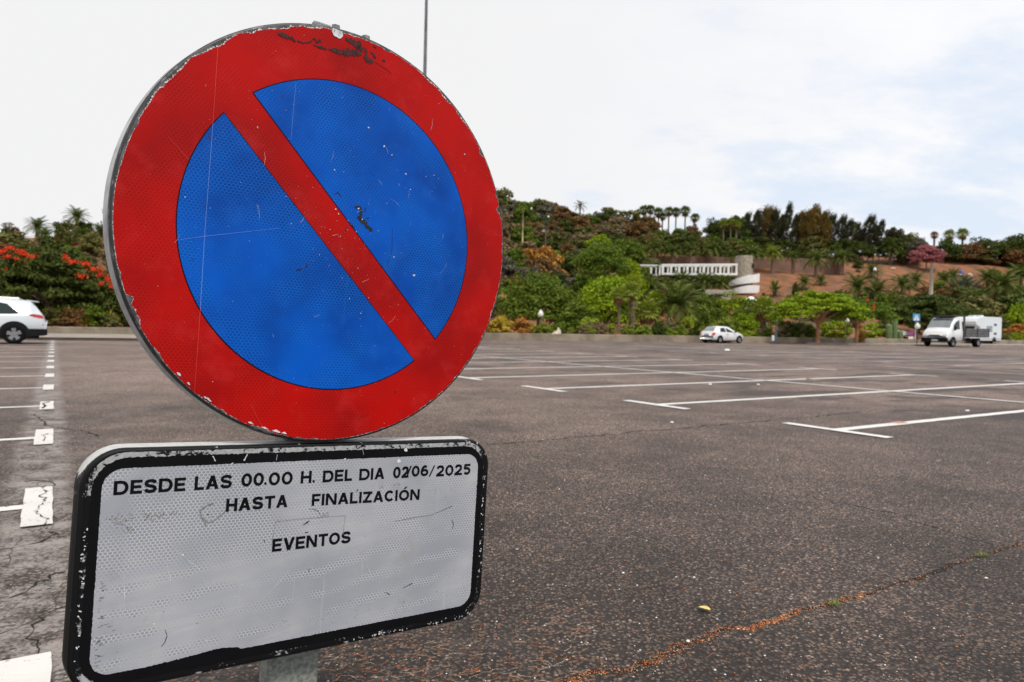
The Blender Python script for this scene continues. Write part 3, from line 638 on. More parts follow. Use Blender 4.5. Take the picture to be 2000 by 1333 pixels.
# umbrella trees
U1 = tree(1598, 57.0, 566, 200, 'umbrella', 'bright', 'wide flat topped umbrella tree with bright green layers, the left one', name='umbrella_tree', pyb=628, bark=BARK2, size='big')
U2 = tree(1672, 58.5, 578, 160, 'umbrella', 'mid', 'darker flat topped umbrella tree overlapping the bright one, the right one', name='umbrella_tree', pyb=632, bark=BARK2, size='big')
tree(1815, 76, 574, 170, 'umbrella', 'dark', 'very wide dark green spreading tree behind the blue sign and the truck', pyb=640, size='big')
tree(1795, 78, 582, 150, 'round', 'dark', 'dark green tree mass behind the blue parking sign', pyb=640, size='big')
tree(1860, 84, 590, 130, 'round', 'dark', 'dark green tree behind the truck cab', pyb=650, size='big')
for i, (px, Y, t, w_, col, lab) in enumerate([(1640,64,628,50,'lime','yellow green shrub between the two umbrella trunks, left one'),(1612,65,625,40,'bright','light green shrub right behind the left umbrella trunk'),(1700,65,630,50,'lime','yellow green shrub right of the right umbrella trunk'),(1560,63,628,60,'mid','green shrub behind the drop shaped lamp'),(1520,64,622,50,'mid','green shrub behind the litter bin'),
        (1683,61,645,14,'orange','small bright orange flowering plant beside the right umbrella trunk'),(1678,63,632,16,'orange','orange blossom cluster above the small orange plant'),(1728,70,622,44,'olive','olive shrub left of the tall cacti'),
        (1985,92,590,56,'bright','bright green shrub at the right edge of the picture'),(1975,96,612,80,'olive','olive undergrowth right of the motorhome'),(1990,88,632,60,'orange','rust coloured low shrub at the right edge'),(1950,92,620,60,'olive','olive shrub behind the motorhome roof'),(1905,98,575,120,'olive','large olive thicket above the motorhome'),(1985,102,572,110,'dark','dark thicket at the right edge above the bright shrub')]):
    tree(px, Y, t, w_, 'shrub', col, lab, name='shrub', cat='shrub', trunk=False)
for px0, px1, py0, py1 in [(1552,1567,667,618),(1520,1517,667,610),(1500,1496,667,625)]:
    pass
o = MB().tube([at(1549, 664, 60), at(1556, 645, 60), at(1564, 622, 60), at(1567, 610, 60)], [.09, .08, .07, .05], 7).build('bare_leaning_tree', PALE); tag(o, 'bare pale trunk leaning right beside the drop shaped lamp', 'tree')
o = MB().tube([at(1521, 665, 60.5), at(1518, 640, 60.5), at(1518, 615, 60.5)], [.08, .07, .05], 7).build('slim_tree', PALE); tag(o, 'slim pale upright tree trunk just right of the litter bin', 'tree')
o = MB().tube([at(1504, 664, 60.5), at(1500, 648, 60.5), at(1498, 630, 60.5)], [.06, .05, .04], 7).build('slim_tree', PALE); tag(o, 'thin pale tree trunk just left of the litter bin', 'tree')
# yucca, cypress and palms on the red slope
for px, Y, pc, r, kind, lab in [(1511,90,568,27,'yucca','big spiky dark yucca on the red slope right of the ramp'),(1568,94,552,17,'canary','small palm right of the narrow cypress'),(1600,96,548,14,'canary','little palm above the bright umbrella tree'),(1700,92,530,19,'canary','palm on the red slope below the white globe light'),
        (1672,88,562,30,'canary','dense palm on the slope above the right umbrella tree'),(1712,90,568,26,'canary','drooping palm above the red blossom'),(1760,94,556,24,'canary','left palm of the pair just left of the pale pole'),(1785,97,548,20,'canary','right palm of the pair just left of the pale pole'),
        (1840,96,546,20,'canary','palm on the red slope just right of the pale pole'),(1858,99,540,17,'canary','second palm right of the pale pole'),(1880,96,562,27,'canary','bushy blue green palm above the truck'),(1905,92,588,34,'canary','arching palm right above the motorhome'),
        (1955,88,557,36,'canary','large palm with fanned fronds near the right edge'),(1925,98,545,25,'canary','dark palm left of the large fanned palm'),(1990,92,540,30,'canary','palm cut by the right picture edge'),(1830,104,560,15,'canary','small pale palm at the foot of the pale pole')]:
    palm(px, Y, pc, r, kind, lab, 'teal' if 'blue' in lab else ('fan' if 'yellowish' in lab or 'pale palm' in lab else 'palm'), tr=.4, dead=kind != 'yucca', name='palm' if kind != 'yucca' else 'yucca', cat='palm' if kind != 'yucca' else 'yucca')
tree(1551, 92, 550, 16, 'round', 'dark', 'narrow dark cypress on the red slope left of the small palm', name='cypress', trunk=False)
# palms along the terrace wall
for px, Y, pc, r, lab, c_ in [(1276,112,486,20,'feather palm at the left end of the terrace row','palm'),(1309,111,492,20,'second palm of the terrace row above the pergola','palm'),(1345,111,488,18,'third palm of the terrace row above the pergola','palm'),(1386,111,488,21,'palm with a dark stout trunk above the right half of the pergola','palm'),
        (1426,110,500,15,'small palm just left of the stone tower','palm'),(1466,111,496,20,'palm rising behind the stone tower','palm'),(1505,110,496,20,'palm with long drooping orange fronds right of the tower','fan'),(1545,110,502,15,'thin palm standing in front of the terrace wall','palm'),
        (1590,108,508,26,'full palm with orange fruit at the right end of the terrace wall','palm'),(1638,112,505,21,'palm with pale skirt on the edge of the red slope','palm'),(1734,128,485,24,'large palm on the slope left of the pink tree','palm'),(1735,128,500,1,'x','palm'),
        (1330,102,548,22,'dark palm under the pergola, left one','palm'),(1372,102,552,24,'dark palm under the pergola, middle one','palm'),(1405,100,556,24,'dark palm under the pergola, right one','palm'),(1286,97,530,18,'palm growing up in front of the left end of the pergola','teal'),(1262,100,560,22,'palm below the arched section of the pergola','palm')]:
    if lab == 'x': continue
    palm(px, Y, pc, r, 'canary', lab, c_, tr=.38, name='feather_palm')
# ---- skyline left part
palm(1128, 128, 402, 13, 'date', 'lone tall thin palm against the sky above the tan bushes', 'grey', tr=.22, dead=False, name='tall_palm')
for px, pc, r in [(1252,411,13),(1265,410,12),(1281,416,13),(1301,414,12),(1315,415,12),(1333,413,13),(1289,424,10),(1352,426,12)]:
    palm(px, 131, pc, r, 'fan', {1252:'fan palm at the left end of the skyline palm row with a rusty skirt',1265:'second skyline fan palm from the left',1281:'skyline fan palm with a stout trunk',1301:'slim skyline fan palm seen against open sky',1315:'skyline fan palm with crooked lower leaves',1333:'slightly leaning skyline fan palm',1289:'short skyline fan palm with a thick brown trunk',1352:'rusty low fan palm at the right end of the skyline row'}[px], 'palm', tr=.2, name='fan_palm', squash=.9)
SKY = [(985,386,70,'grey'),(1015,392,60,'olive'),(1050,388,74,'olive'),(1068,392,60,'brown'),(1092,404,70,'brown'),(1110,414,60,'mid'),(1150,418,60,'mid'),(1175,412,50,'dark'),(1205,410,56,'dark'),(1235,408,50,'olive'),(1262,420,50,'brown'),(1292,448,50,'olive'),(1322,446,56,'mid'),(1352,436,36,'brown'),(1345,452,60,'dark'),(1374,466,40,'olive'),
       (1070,425,80,'dark'),(1105,432,80,'dark'),(1030,425,80,'dark'),(1000,430,60,'dark'),(1135,440,70,'tan'),(1170,436,90,'tan'),(1205,438,70,'tan'),(1245,440,60,'dark'),(1285,455,80,'dark'),(1320,462,90,'mid'),(1360,470,60,'dark'),(1400,478,50,'mid'),(1440,488,60,'dark')]
CN = dict(grey='grey green', olive='olive green', brown='reddish brown', mid='mid green', dark='dark green', tan='tan', lime='lime green', bright='bright green', orange='orange', yellow='yellow green', pink='pink', teal='blue green', rust='rusty', fan='fresh green')
def left_of(px): return 'near the round sign' if px < 1040 else 'under the lone tall palm' if px < 1150 else 'left of the skyline palm row' if px < 1240 else 'under the skyline palm row' if px < 1360 else 'between the palm row and the pine grove'
seen = {}
for px, t, w_, c in SKY:
    lab = f'{CN[c]} bush on the hill crest {left_of(px)}'
    tree(px, 130 if t < 422 else 125, t, w_, 'shrub' if w_ < 60 else 'round', c, lab, name='crest_bush', cat='bush', group='bushes along the hill crest: '+lab, trunk=False, pyb=t+60)
# slope shrubs left (hand placed)
for px, Y, t, w_, c, lab in [(985,96,462,66,'tan','tall tan grey bush on the slope beside the sign edge'),(985,90,500,70,'grey','dark grey green bush on the slope beside the sign edge'),(1062,98,478,90,'orange','large orange flowering bush on the slope'),(1060,94,500,80,'brown','dark red brown bush below the orange one'),(1105,92,495,60,'dark','dark bush between the red brown bush and the light green tree'),
        (1085,114,452,50,'olive','olive shrub above the orange bush'),(1128,112,452,56,'tan','dry brown shrub left of the vivid green dome'),(1023,112,450,40,'bright','small green shrub on the upper slope near the sign'),(1055,116,456,30,'mid','little green shrub between pale agaves'),(1000,116,440,40,'lime','yellow green shrub high on the slope by the sign'),
        (1260,96,500,60,'olive','olive shrub below the terrace palm row'),(1250,92,520,60,'mid','green shrub left of the arched pergola'),(1300,94,560,60,'brown','brown shrub under the pergola walkway'),(1340,95,558,50,'olive','olive shrub under the pergola middle'),(1230,80,545,60,'mid','leafy bush above the fan palms'),(1300,84,560,50,'olive','dry olive bush above the big feather palm'),
        (1490,88,585,60,'tan','pale dry shrub under the yucca'),(1463,92,575,26,'pink','small pink shrub beside the lower ramp'),(1540,90,575,60,'olive','olive shrub at the foot of the red slope'),(1640,90,566,70,'dark','dark shrub line behind the bright umbrella tree'),(1690,92,560,40,'olive','olive shrub on the slope behind the umbrella trees'),
        (1673,118,507,22,'dark','small dark round shrub alone on the upper red slope'),(1938,112,527,24,'dark','small flat dark shrub on the slope at the far right'),(1735,86,570,60,'mid','green bush behind the red blossom'),(1770,88,574,70,'olive','olive green bush above the dark spreading tree')]:
    tree(px, Y, t, w_, 'shrub', c, lab, name='slope_shrub', cat='shrub', trunk=False, pyb=t+w_*.75)
for px, Y, pc, r in [(1062,112,440,11),(1083,114,450,12),(1108,112,462,11),(1048,116,448,9),(1030,110,468,12)]:
    palm(px, Y, pc, r, 'yucca', {1062:'pale agave with a white tip high on the slope',1083:'pale blue agave in the middle of the slope',1108:'pale agave right above the orange bush',1048:'small yellowish agave high on the slope',1030:'dark agave on the slope near the sign'}[px], 'teal' if px > 1050 else 'fan', tr=.12, name='agave', cat='agave')
palm(1090, 88, 506, 22, 'date', 'low palm with arching pale fronds below the red brown bush', 'fan', tr=.2, dead=False)
# ---- pine grove on the crest
GRV = [(1395,425,60,'round','dark',500),(1425,420,76,'round','dark',498),(1462,432,60,'round','casu',500),(1486,396,50,'wispy','rust',498),(1470,402,40,'wispy','casu',495),(1505,402,44,'wispy','casu',500),(1530,390,36,'wispy','casu',505),(1546,410,36,'wispy','casu',505),(1582,398,72,'round','rust',500),(1570,402,50,'wispy','rust',500),(1450,408,44,'wispy','casu',495),(1518,412,50,'wispy','casu',500),(1556,404,48,'wispy','rust',500),(1614,412,44,'wispy','casu',500),(1497,398,46,'wispy','rust',500),(1664,430,36,'wispy','casu',500),(1712,426,30,'wispy','casu',498),(1600,404,50,'wispy','rust',500),
       (1636,414,40,'wispy','casu',505),(1650,424,34,'wispy','casu',505),(1690,414,44,'wispy','casu',500),(1700,436,50,'wispy','casu',498),(1672,446,44,'wispy','casu',500),(1742,443,46,'round','casu',495),(1764,452,56,'round','olive',500),(1790,462,50,'round','grey',500),(1735,462,60,'round','dark',505),
       (1480,462,70,'round','dark',520),(1530,468,70,'round','dark',520),(1580,460,80,'round','olive',520),(1630,466,80,'round','dark',518),(1680,466,60,'round','dark',508),(1450,470,60,'round','dark',510),(1772,485,60,'round','olive',515)]
ds = ['far left','left','middle left','central','middle right','right','far right']
for px, t, w_, k, c, b in GRV:
    lab = ('slender windswept ' if k == 'wispy' else 'rounded ')+('rusty brown' if c == 'rust' else 'dark' if c in ('casu', 'dark') else CN[c])+' grove tree, '+('left of the tower' if px < 1452 else 'straight above the spiral ramp' if px < 1492 else 'above the big yucca' if px < 1560 else 'above the bright umbrella tree' if px < 1645 else 'above the darker umbrella tree' if px < 1730 else 'beside the pink tree')
    tree(px, 128+(px % 5), t, w_, k, c, lab, name='grove_tree', group='grove trees on the crest: '+lab, pyb=b-(14 if k == 'wispy' else 0), bark=BARK)
for px, pc in [(1408,438),(1433,440),(1422,436)]: palm(px, 124, pc, 11, 'fan', {1408:'brown skirted fan palm in the crest grove, left one',1433:'fan palm in the crest grove, right one',1422:'fan palm in the crest grove between its two neighbours'}[px], 'fan', tr=.2, name='fan_palm')
palm(1660, 128, 440, 9, 'fan', 'thin palm with a pinkish trunk between the windswept trees', 'palm', tr=.2, name='fan_palm')
tree(1805, 124, 477, 66, 'round', 'pink', 'pink flowering tree on the crest of the red slope', name='pink_tree', pyb=515)
for px, pc, r, lab in [(1819,460,9,'small brown fan palm above the pink tree'),(1848,460,13,'green fan palm on the crest right of the pink tree'),(1874,458,14,'golden fan palm with a thick skirt on the crest')]:
    palm(px, 138, pc, r, 'fan', lab, 'fan' if px > 1840 else 'dead', tr=.3, name='fan_palm')
for px, t, w_, c, lab in [(1845,463,70,'dark','dark bush under the green crest palm'),(1878,474,90,'brown','reddish brown bush on the crest under the golden palm'),(1925,462,80,'dark','dark green tree on the crest at the far right'),(1950,480,90,'brown','brown crest bush below the dark green tree'),(1975,456,60,'dark','dark ragged crest tree near the right edge'),(2010,462,70,'brown','reddish crest bush cut by the right edge'),(1900,490,90,'olive','olive crest bush above the white stones'),(1985,492,90,'brown','low reddish bush at the right edge of the crest'),(1840,490,70,'olive','olive bush right beside the pink tree'),(2060,470,90,'dark','dark crest bush past the right edge')]:
    tree(px, 138, t, w_, 'round', c, lab, name='crest_bush', cat='bush', trunk=False, pyb=t+48)
# ---- left of the sign
FT = tree(95, 46, 478, 300, 'umbrella', 'dark', 'big dark green flame tree with red blossom behind the white car', name='flame_tree', pyb=610, size='big')
tree(30, 48, 500, 220, 'round', 'dark', 'dark leafy tree mass behind the white car', size='big', pyb=640)
tree(150, 48, 505, 200, 'round', 'dark', 'dark leafy tree mass between the white car and the sign', size='big', pyb=640)
tree(225, 47, 545, 110, 'round', 'dark', 'dark bush half hidden behind the left rim of the sign', cat='bush', size='small', pyb=640, trunk=False)
def blossoms(root, pts, Yb):
    Cs = []; Ns = []
    for px, py, w_, h_ in pts:
        n = int(24+w_*2.6)
        c = np.array([at(px+NR.normal()*w_*.32, py+NR.normal()*h_*.32, Yb+NR.uniform(-.3, .3)) for _ in range(n)]); d = unit(n, 0); n = min(len(c), len(d)); Cs.append(c[:n]-np.array(root.location)); Ns.append(d[:n])
    V, Fc = leaves(np.concatenate(Cs), np.concatenate(Ns), .06, .7); return child('blossom', lmesh('blossom', V, Fc, LM['red']), root)
blossoms(FT, [(5,492,14,10),(14,502,14,8),(20,484,16,5),(37,490,20,7),(46,497,14,6),(50,512,12,9),(63,501,18,6),(128,503,10,8),(142,512,22,7),(170,516,18,9),(185,526,22,8),(197,535,18,12),(210,545,14,12),(217,556,10,12),(158,540,16,8),(198,555,8,6),(10,527,10,6),(232,560,14,16),(32,506,10,5)], 43.6)
blossoms(U2, [(1707,598,4,13),(1694,586,3,3)], 55.0)
for px, Y, t, w_, c, lab in [(28,44.5,560,90,'olive','dull olive shrub rising just behind the white car roof'),(110,43.6,600,70,'olive','olive shrub just right of the white car'),(150,43.4,600,56,'brown','rust coloured leafy plant behind the low wall left of the sign'),(185,43.6,595,60,'mid','green leafy plant behind the low wall near the sign'),(215,43.8,612,44,'olive','olive yellow plant behind the low wall beside the sign rim'),(130,43.2,618,50,'brown','brown ground plant on the low wall left of the sign')]:
    tree(px, Y, t, w_, 'shrub', c, lab, name='shrub', cat='shrub', trunk=False, pyb=642)
palm(135, 43.6, 622, 30, 'yucca', 'strappy yellow green plant between white car and sign', 'fan', tr=.1, name='strappy_plant', cat='plant'); palm(215, 43.9, 628, 24, 'yucca', 'strappy yellow plant touching the sign rim', 'yellow', tr=.1, name='strappy_plant', cat='plant'); palm(170, 43.3, 634, 18, 'yucca', 'small strappy rust plant on the low wall', 'orange', tr=.1, name='strappy_plant', cat='plant')
for px, Y, pc, r, lab in [(149,97,425,27,'tall dark palm standing out against the sky left of the sign'),(72,92,444,27,'bushy palm on the crest above the white car'),(115,94,452,24,'low dark palm on the crest between two taller palms'),(160,88,460,24,'stocky palm on the brown slope below the tall dark palm'),(193,92,452,22,'palm touching the left rim of the round sign'),(85,86,462,24,'dark palm below the bushy crest palm'),(40,88,470,20,'small dry palm at the far left of the slope'),(222,100,440,18,'palm half behind the round sign')]:
    palm(px, Y, pc, r, 'canary', lab, tr=.4, name='feather_palm')
for px, Y, t, w_, c, lab in [(20,95,452,90,'olive','dull brown green crest bush at the left picture edge'),(100,92,458,90,'dark','dark crest bush under the left palms'),(60,80,470,80,'olive','olive slope bush under the bushy palm'),(140,80,478,60,'mid','green slope bush under the stocky palm'),(-20,98,440,80,'dark','dark bush past the left edge'),(0,90,470,90,'brown','brown bush low on the left slope')]:
    tree(px, Y, t, w_, 'shrub', c, lab, name='slope_shrub', cat='shrub', trunk=False, pyb=t+60)
# bare twiggy tree
p = spot(18, 96); r_ = empty('bare_tree', p); tag(r_, 'bare purplish twiggy tree at the far left of the skyline', 'tree'); m = MB()
zt = ztop(18, 432, 96)-p[2]
def br(p0, d, L, r, dep):
    p1 = p0+d*L; m.tube([p0, p1], [r, r*.6], 5 if dep > 1 else 3, 0, False)
    if dep:
        for _ in range(4 if dep > 1 else 5):
            v = d+np.array([rnd.gauss(0, .55), rnd.gauss(0, .55), rnd.gauss(.1, .3)]); v /= np.linalg.norm(v); br(p1, v, L*.62, r*.55, dep-1)
br(np.array([0, 0, 0.]), np.array([0, 0, 1.]), zt*.4, .16, 4); m.build('branches', mat('twig', (.2, .15, .15), .9), r_)
# ---- random ground cover on both slopes
def cover(n, x0, x1, f0, f1, cols, wr, lab_, name='slope_shrub'):
    for _ in range(n):
        px = rnd.uniform(x0, x1); P = prof(px); Y = P[2][0]+(P[4][0]-P[2][0])*rnd.uniform(f0, f1); c = rnd.choice(cols); w_ = rnd.uniform(*wr); h = w_/F*Y*rnd.uniform(.5, .9)
        root = empty(name, (xz(px, Y), Y, hgt(px, Y)-.1)); lab = f'{CN[c]} '+lab_; tag(root, lab, 'shrub', 'slope planting: '+lab)
        wd = w_/F*Y; child('crown', crown_mesh('shrub', NR.randint(3), 'small', c), root, (0, 0, 0), (wd, wd, h), rnd.uniform(0, 6))
cover(130, 978, 1262, .0, 1., ['olive','tan','grey','mid','dark','olive','mid','brown'], (28, 60), 'shrub on the planted slope left of the pergola')
cover(32, 1250, 1405, -.0, .42, ['olive','mid','dark','brown'], (24, 46), 'shrub on the slope below the pergola')
cover(24, 1255, 1460, .72, .86, ['dark','mid','olive'], (40, 60), 'bush above the terrace wall', 'crest_bush')
cover(30, 1480, 1800, -.1, .22, ['olive','mid','dark','tan'], (20, 40), 'shrub along the foot of the bare red slope')
cover(9, 1480, 1990, .15, .95, ['olive','brown','tan'], (7, 14), 'tuft dotted on the bare red slope', 'slope_tuft')
cover(46, 1800, 2060, -.1, .35, ['olive','mid','dark','brown','orange'], (26, 50), 'shrub in the thicket right of the pale pole')
cover(30, -60, 190, .2, 1., ['olive','dark','brown','tan'], (28, 56), 'shrub on the slope left of the sign')
cover(50, 240, 975, .0, 1., ['olive','dark','mid','tan'], (60, 110), 'bush on the hillside hidden behind the round sign', 'bush')
for px in range(300, 960, 60): tree(px, wallY((px-1000)/F)+7, 560+(px % 7)*6, 110, 'round', ['mid','dark','bright'][px//60 % 3], 'leafy tree in the row behind the wall hidden by the round sign', group='trees hidden behind the round sign', pyb=640)
def front(n, x0, x1, lab_, cols=('mid','bright','olive','dark','lime'), hk=1.):
    for _ in range(n):
        px = rnd.uniform(x0, x1); Y = wallY((px-1000)/F)+rnd.uniform(1.2, 3.); c = rnd.choice(cols); w_ = rnd.uniform(16, 34)
        root = empty('border_plant', (xz(px, Y), Y, .28)); lab = f'{CN[c]} '+lab_; tag(root, lab, 'shrub', 'border planting: '+lab)
        wd = w_/F*Y; child('crown', crown_mesh('shrub', NR.randint(3), 'small', c), root, (0, 0, 0), (wd, wd, wd*rnd.uniform(.5, .8)*hk), rnd.uniform(0, 6))
front(70, 1045, 1600, 'bushy plant in the shady border behind the low wall', ('dark','mid','olive','fan','tan'), 1.5)
for px, w_ in ((1300,40),(1326,44),(1352,40),(1378,44),(1402,40),(1424,36)): tree(px, 102.5, 517+px%5, w_, 'shrub', 'dark', 'dark bush showing through the bays of the white pergola', name='bush', cat='bush', group='bushes behind the pergola bays', trunk=False)
front(34, 1045, 1600, 'low plant in the border directly behind the low wall')
front(9, 1850, 2040, 'low plant in the border right behind the motorhome')
# cacti
M_CACT = mat('cactus_green', (.13, .19, .07), .7, var=.25, vscale=5)
for px, pyt, w_, lab in [(1736,633,.26,'left ribbed column cactus of three, middle height'),(1747,620,.24,'tallest ribbed column cactus standing in the middle of three'),(1758,646,.24,'shortest ribbed column cactus on the right of three')]:
    Y = 64; b = at(px, 661, Y); zt = ztop(px, pyt, Y)-b[2]+.35; m = MB(); n = 20
    for i, (r, z) in enumerate([(1, 0), (1, .3), (1.05, .6), (.95, .9), (.6, .97), (.05, 1.)]):
        for k in range(n): a = 2*pi*k/n; rr = w_*r*(1 if k % 2 else .8); m.v.append((rr*cos(a), rr*sin(a), z*zt))
    m.f = [(i*n+k, i*n+(k+1) % n, (i+1)*n+(k+1) % n, (i+1)*n+k) for i in range(5) for k in range(n)]; m.m = [0]*len(m.f)
    o = m.build('column_cactus', M_CACT); o.location = (b[0], b[1], b[2]-.35); tag(o, lab, 'cactus', 'column cacti')
#SECTION_THINGS
# ================================================================== VEHICLES
def carpaint(name, c): return mat(name, c, .28, var=.03, vscale=1, coat=.6, spec=.5)
P_WHITE = carpaint('white_car_paint', (.72, .73, .745)); M_GLASS = mat('dark_glass', (.012, .022, .022), .12, var=.1, spec=.45); M_GLASS2 = mat('pale_glass', (.16, .18, .19), .1, var=.1, spec=.8, coat=1)
M_BLACK = mat('black_plastic', (.008, .008, .009), .65, var=.2, vscale=8, spec=.15); M_TYRE = mat('tyre_rubber', (.008, .008, .009), .9, var=.2, vscale=20, spec=.1); M_RIM = mat('rim_metal', (.28, .285, .29), .35, metal=.7, var=.1); M_LAMP = mat('red_lens', (.55, .01, .015), .15, var=.2, coat=1)
M_CLEAR = mat('clear_lens', (.6, .62, .64), .1, var=.1, coat=1, spec=.8); M_PLATE = mat('number_plate', (.62, .64, .68), .5, var=.1); M_PBLUE = mat('plate_blue', (.03, .08, .4), .5); M_DGREY = mat('bed_grey', (.085, .085, .09), .6, var=.3, vscale=3)
def interp(tab, x):
    r = lerp(tab, x); return r
def section(tab, x):
    zb, ztop_, wb, wr, belt = interp(tab, x); zbl = min(belt, ztop_-.10); k = max(0., min(1., (ztop_-belt)/.25)); wr_ = wb*.86*(1-k)+wr*k
    return [(0, zb), (wb*.9, zb), (wb*.985, zb+.10), (wb, zb+(zbl-zb)*.55), (wb*.985, zbl-.03), (wb*.955, zbl+.015), ((wr_*1.0+.045), ztop_-.075), (wr_-.035, ztop_-.018), (0, ztop_+.018)]
def shell(tab, xs):
    m = MB(); S = []
    for x in xs:
        s = section(tab, x); ring = [(x, y, z) for y, z in s]+[(x, -y, z) for y, z in reversed(s[1:-1])]; S.append(ring)
    n = len(S[0])
    for r in S: m.v += r
    for i in range(len(S)-1):
        for j in range(n): m.f.append((i*n+j, i*n+(j+1) % n, (i+1)*n+(j+1) % n, (i+1)*n+j)); m.m.append(0)
    m.f += [tuple(range(n)), tuple((len(S)-1)*n+j for j in reversed(range(n)))]; m.m += [0, 0]; return m
def sidept(tab, x, t, s, off=.012):
    q = section(tab, x); a, b = q[5], q[6]; y = a[0]+(b[0]-a[0])*t+off; return (x, s*y, a[1]+(b[1]-a[1])*t)
def sideglass(tab, x0, x1, s, t0, t1a, t1b, n=8, r0=0., r1=0.):
    """side window from x0 to x1; bottom t0; top t1a at x0 -> t1b at x1; r0/r1: slant of each end"""
    m = MB()
    for i in range(n+1):
        u = i/n; tt = t1a+(t1b-t1a)*u
        for k in range(3): f = k/2; x = x0+(x1-x0)*u+(r0*(1-u)+r1*u)*f; m.v.append(sidept(tab, x, t0+(tt-t0)*f, s))
    for i in range(n):
        for k in range(2): m.f.append((i*3+k, (i+1)*3+k, (i+1)*3+k+1, i*3+k+1)); m.m.append(0)
    return m
def topglass(tab, xa, xb, wa=.86, wb_=.86, off=.014, n=7):
    """windscreen or rear window following the top surface from xa to xb"""
    m = MB()
    for i in range(n+1):
        x = xa+(xb-xa)*i/n; q = section(tab, x); w_ = (q[7][0])*(wa+(wb_-wa)*i/n)*1.04
        for f in (-1, -.5, 0, .5, 1): z = q[8][1]+(q[7][1]-q[8][1])*abs(f)**1.6; m.v.append((x, w_*f, z+off))
    for i in range(n):
        for k in range(4): m.f.append((i*5+k, i*5+k+1, (i+1)*5+k+1, (i+1)*5+k)); m.m.append(0)
    return m
def wheel(root, x, y, r, wd=.2, side=1, spokes=6, rim=M_RIM):
    pw = [(r*.62, wd/2-.01), (r*.66, wd/2), (r*.92, wd/2), (r*.99, wd/2-.03), (r, wd/4), (r, -wd/4), (r*.99, -wd/2+.03), (r*.92, -wd/2), (r*.6, -wd/2)]
    t = MB().lathe([(a, b*side) for a, b in pw], 36, 0, 'y').build('wheel', M_TYRE, root, True); t.location = (x, y, r)
    m = MB(); q = wd/2*side; m.lathe([(r*.66, q), (r*.62, q*.8), (r*.60, q*.4), (r*.2, q*.35), (.001, q*.35)], 36, 0, 'y')
    for k in range(spokes):
        a = 2*pi*k/spokes+.26; c_, s_ = cos(a), sin(a)
        for p0, p1, w0, w1 in ((r*.1, r*.63, .045*r/.34, .075*r/.34),):
            m.add([(p0*c_-w0*s_, q*.85, p0*s_+w0*c_), (p0*c_+w0*s_, q*.85, p0*s_-w0*c_), (p1*c_+w1*s_, q*.92, p1*s_-w1*c_), (p1*c_-w1*s_, q*.92, p1*s_+w1*c_),
                   (p0*c_-w0*s_, q*.5, p0*s_+w0*c_), (p0*c_+w0*s_, q*.5, p0*s_-w0*c_), (p1*c_+w1*s_, q*.5, p1*s_-w1*c_), (p1*c_-w1*s_, q*.5, p1*s_+w1*c_)], [(0,1,2,3),(7,6,5,4),(0,3,7,4),(1,5,6,2)])
    m.lathe([(r*.16, q*.5), (r*.16, q*.95), (.001, q*.98)], 16, 0, 'y'); m.build('rim', rim, t)
    dk = MB().lathe([(r*.6, q*.42), (.001, q*.42)], 24, 0, 'y').build('brake_disc', M_BLACK, t); return t
def arch(root, x, y, r, side, tab=None):
    m = MB(); n = 20; A = [(x+r*cos(a), y, r*sin(a)) for a in np.linspace(-.35, pi+.35, n)]
    m.v = A+[(x, y, 0)]; zmin = min(a[2] for a in A); m.v = [(p[0], p[1], p[2]+.36) for p in m.v]; m.f = [(i, i+1, n) for i in range(n-1)]; m.m = [0]*(n-1)
    return m.build('wheel_arch', M_BLACK, root)
XN = -1                                            # near side of the +x-forward car facing -E is local -y/+y depending on heading
hE = math.atan2(EE[1], EE[0])
# ---- white SUV, front end out of the picture
tabS = [(0,.36,.74,.80,.60,1.06),(.04,.34,.86,.86,.62,1.06),(.10,.33,1.02,.885,.62,1.06),(.16,.33,1.13,.895,.62,1.06),(.30,.32,1.33,.905,.62,1.06),(.44,.31,1.50,.91,.63,1.05),(.50,.30,1.555,.91,.64,1.04),(.9,.26,1.60,.92,.66,1.02),(1.6,.24,1.645,.92,.67,1.0),(2.4,.24,1.63,.92,.67,.98),(2.95,.25,1.53,.92,.66,.97),(3.3,.26,1.34,.91,.66,.96),(3.62,.26,1.14,.905,.68,.95),(4.05,.27,1.04,.88,.7,.95),(4.3,.28,.92,.84,.7,.95),(4.42,.3,.76,.76,.62,.95),(4.48,.34,.62,.66,.55,.95)]
nc = np.array(gnd(91, 672.5)[:2]); rc = nc+DD*.9
suv = empty('parked_suv', (rc[0], rc[1], 0), hE+pi); tag(suv, 'white sport utility car cut by the left picture edge, red tail lamp showing', 'car')
xs = sorted(set([t[0] for t in tabS]+list(np.linspace(0, 4.48, 60))))
P_SUV = carpaint('cool_white_paint', (.56, .60, .64)); shell(tabS, xs).build('body', P_SUV, suv, True)
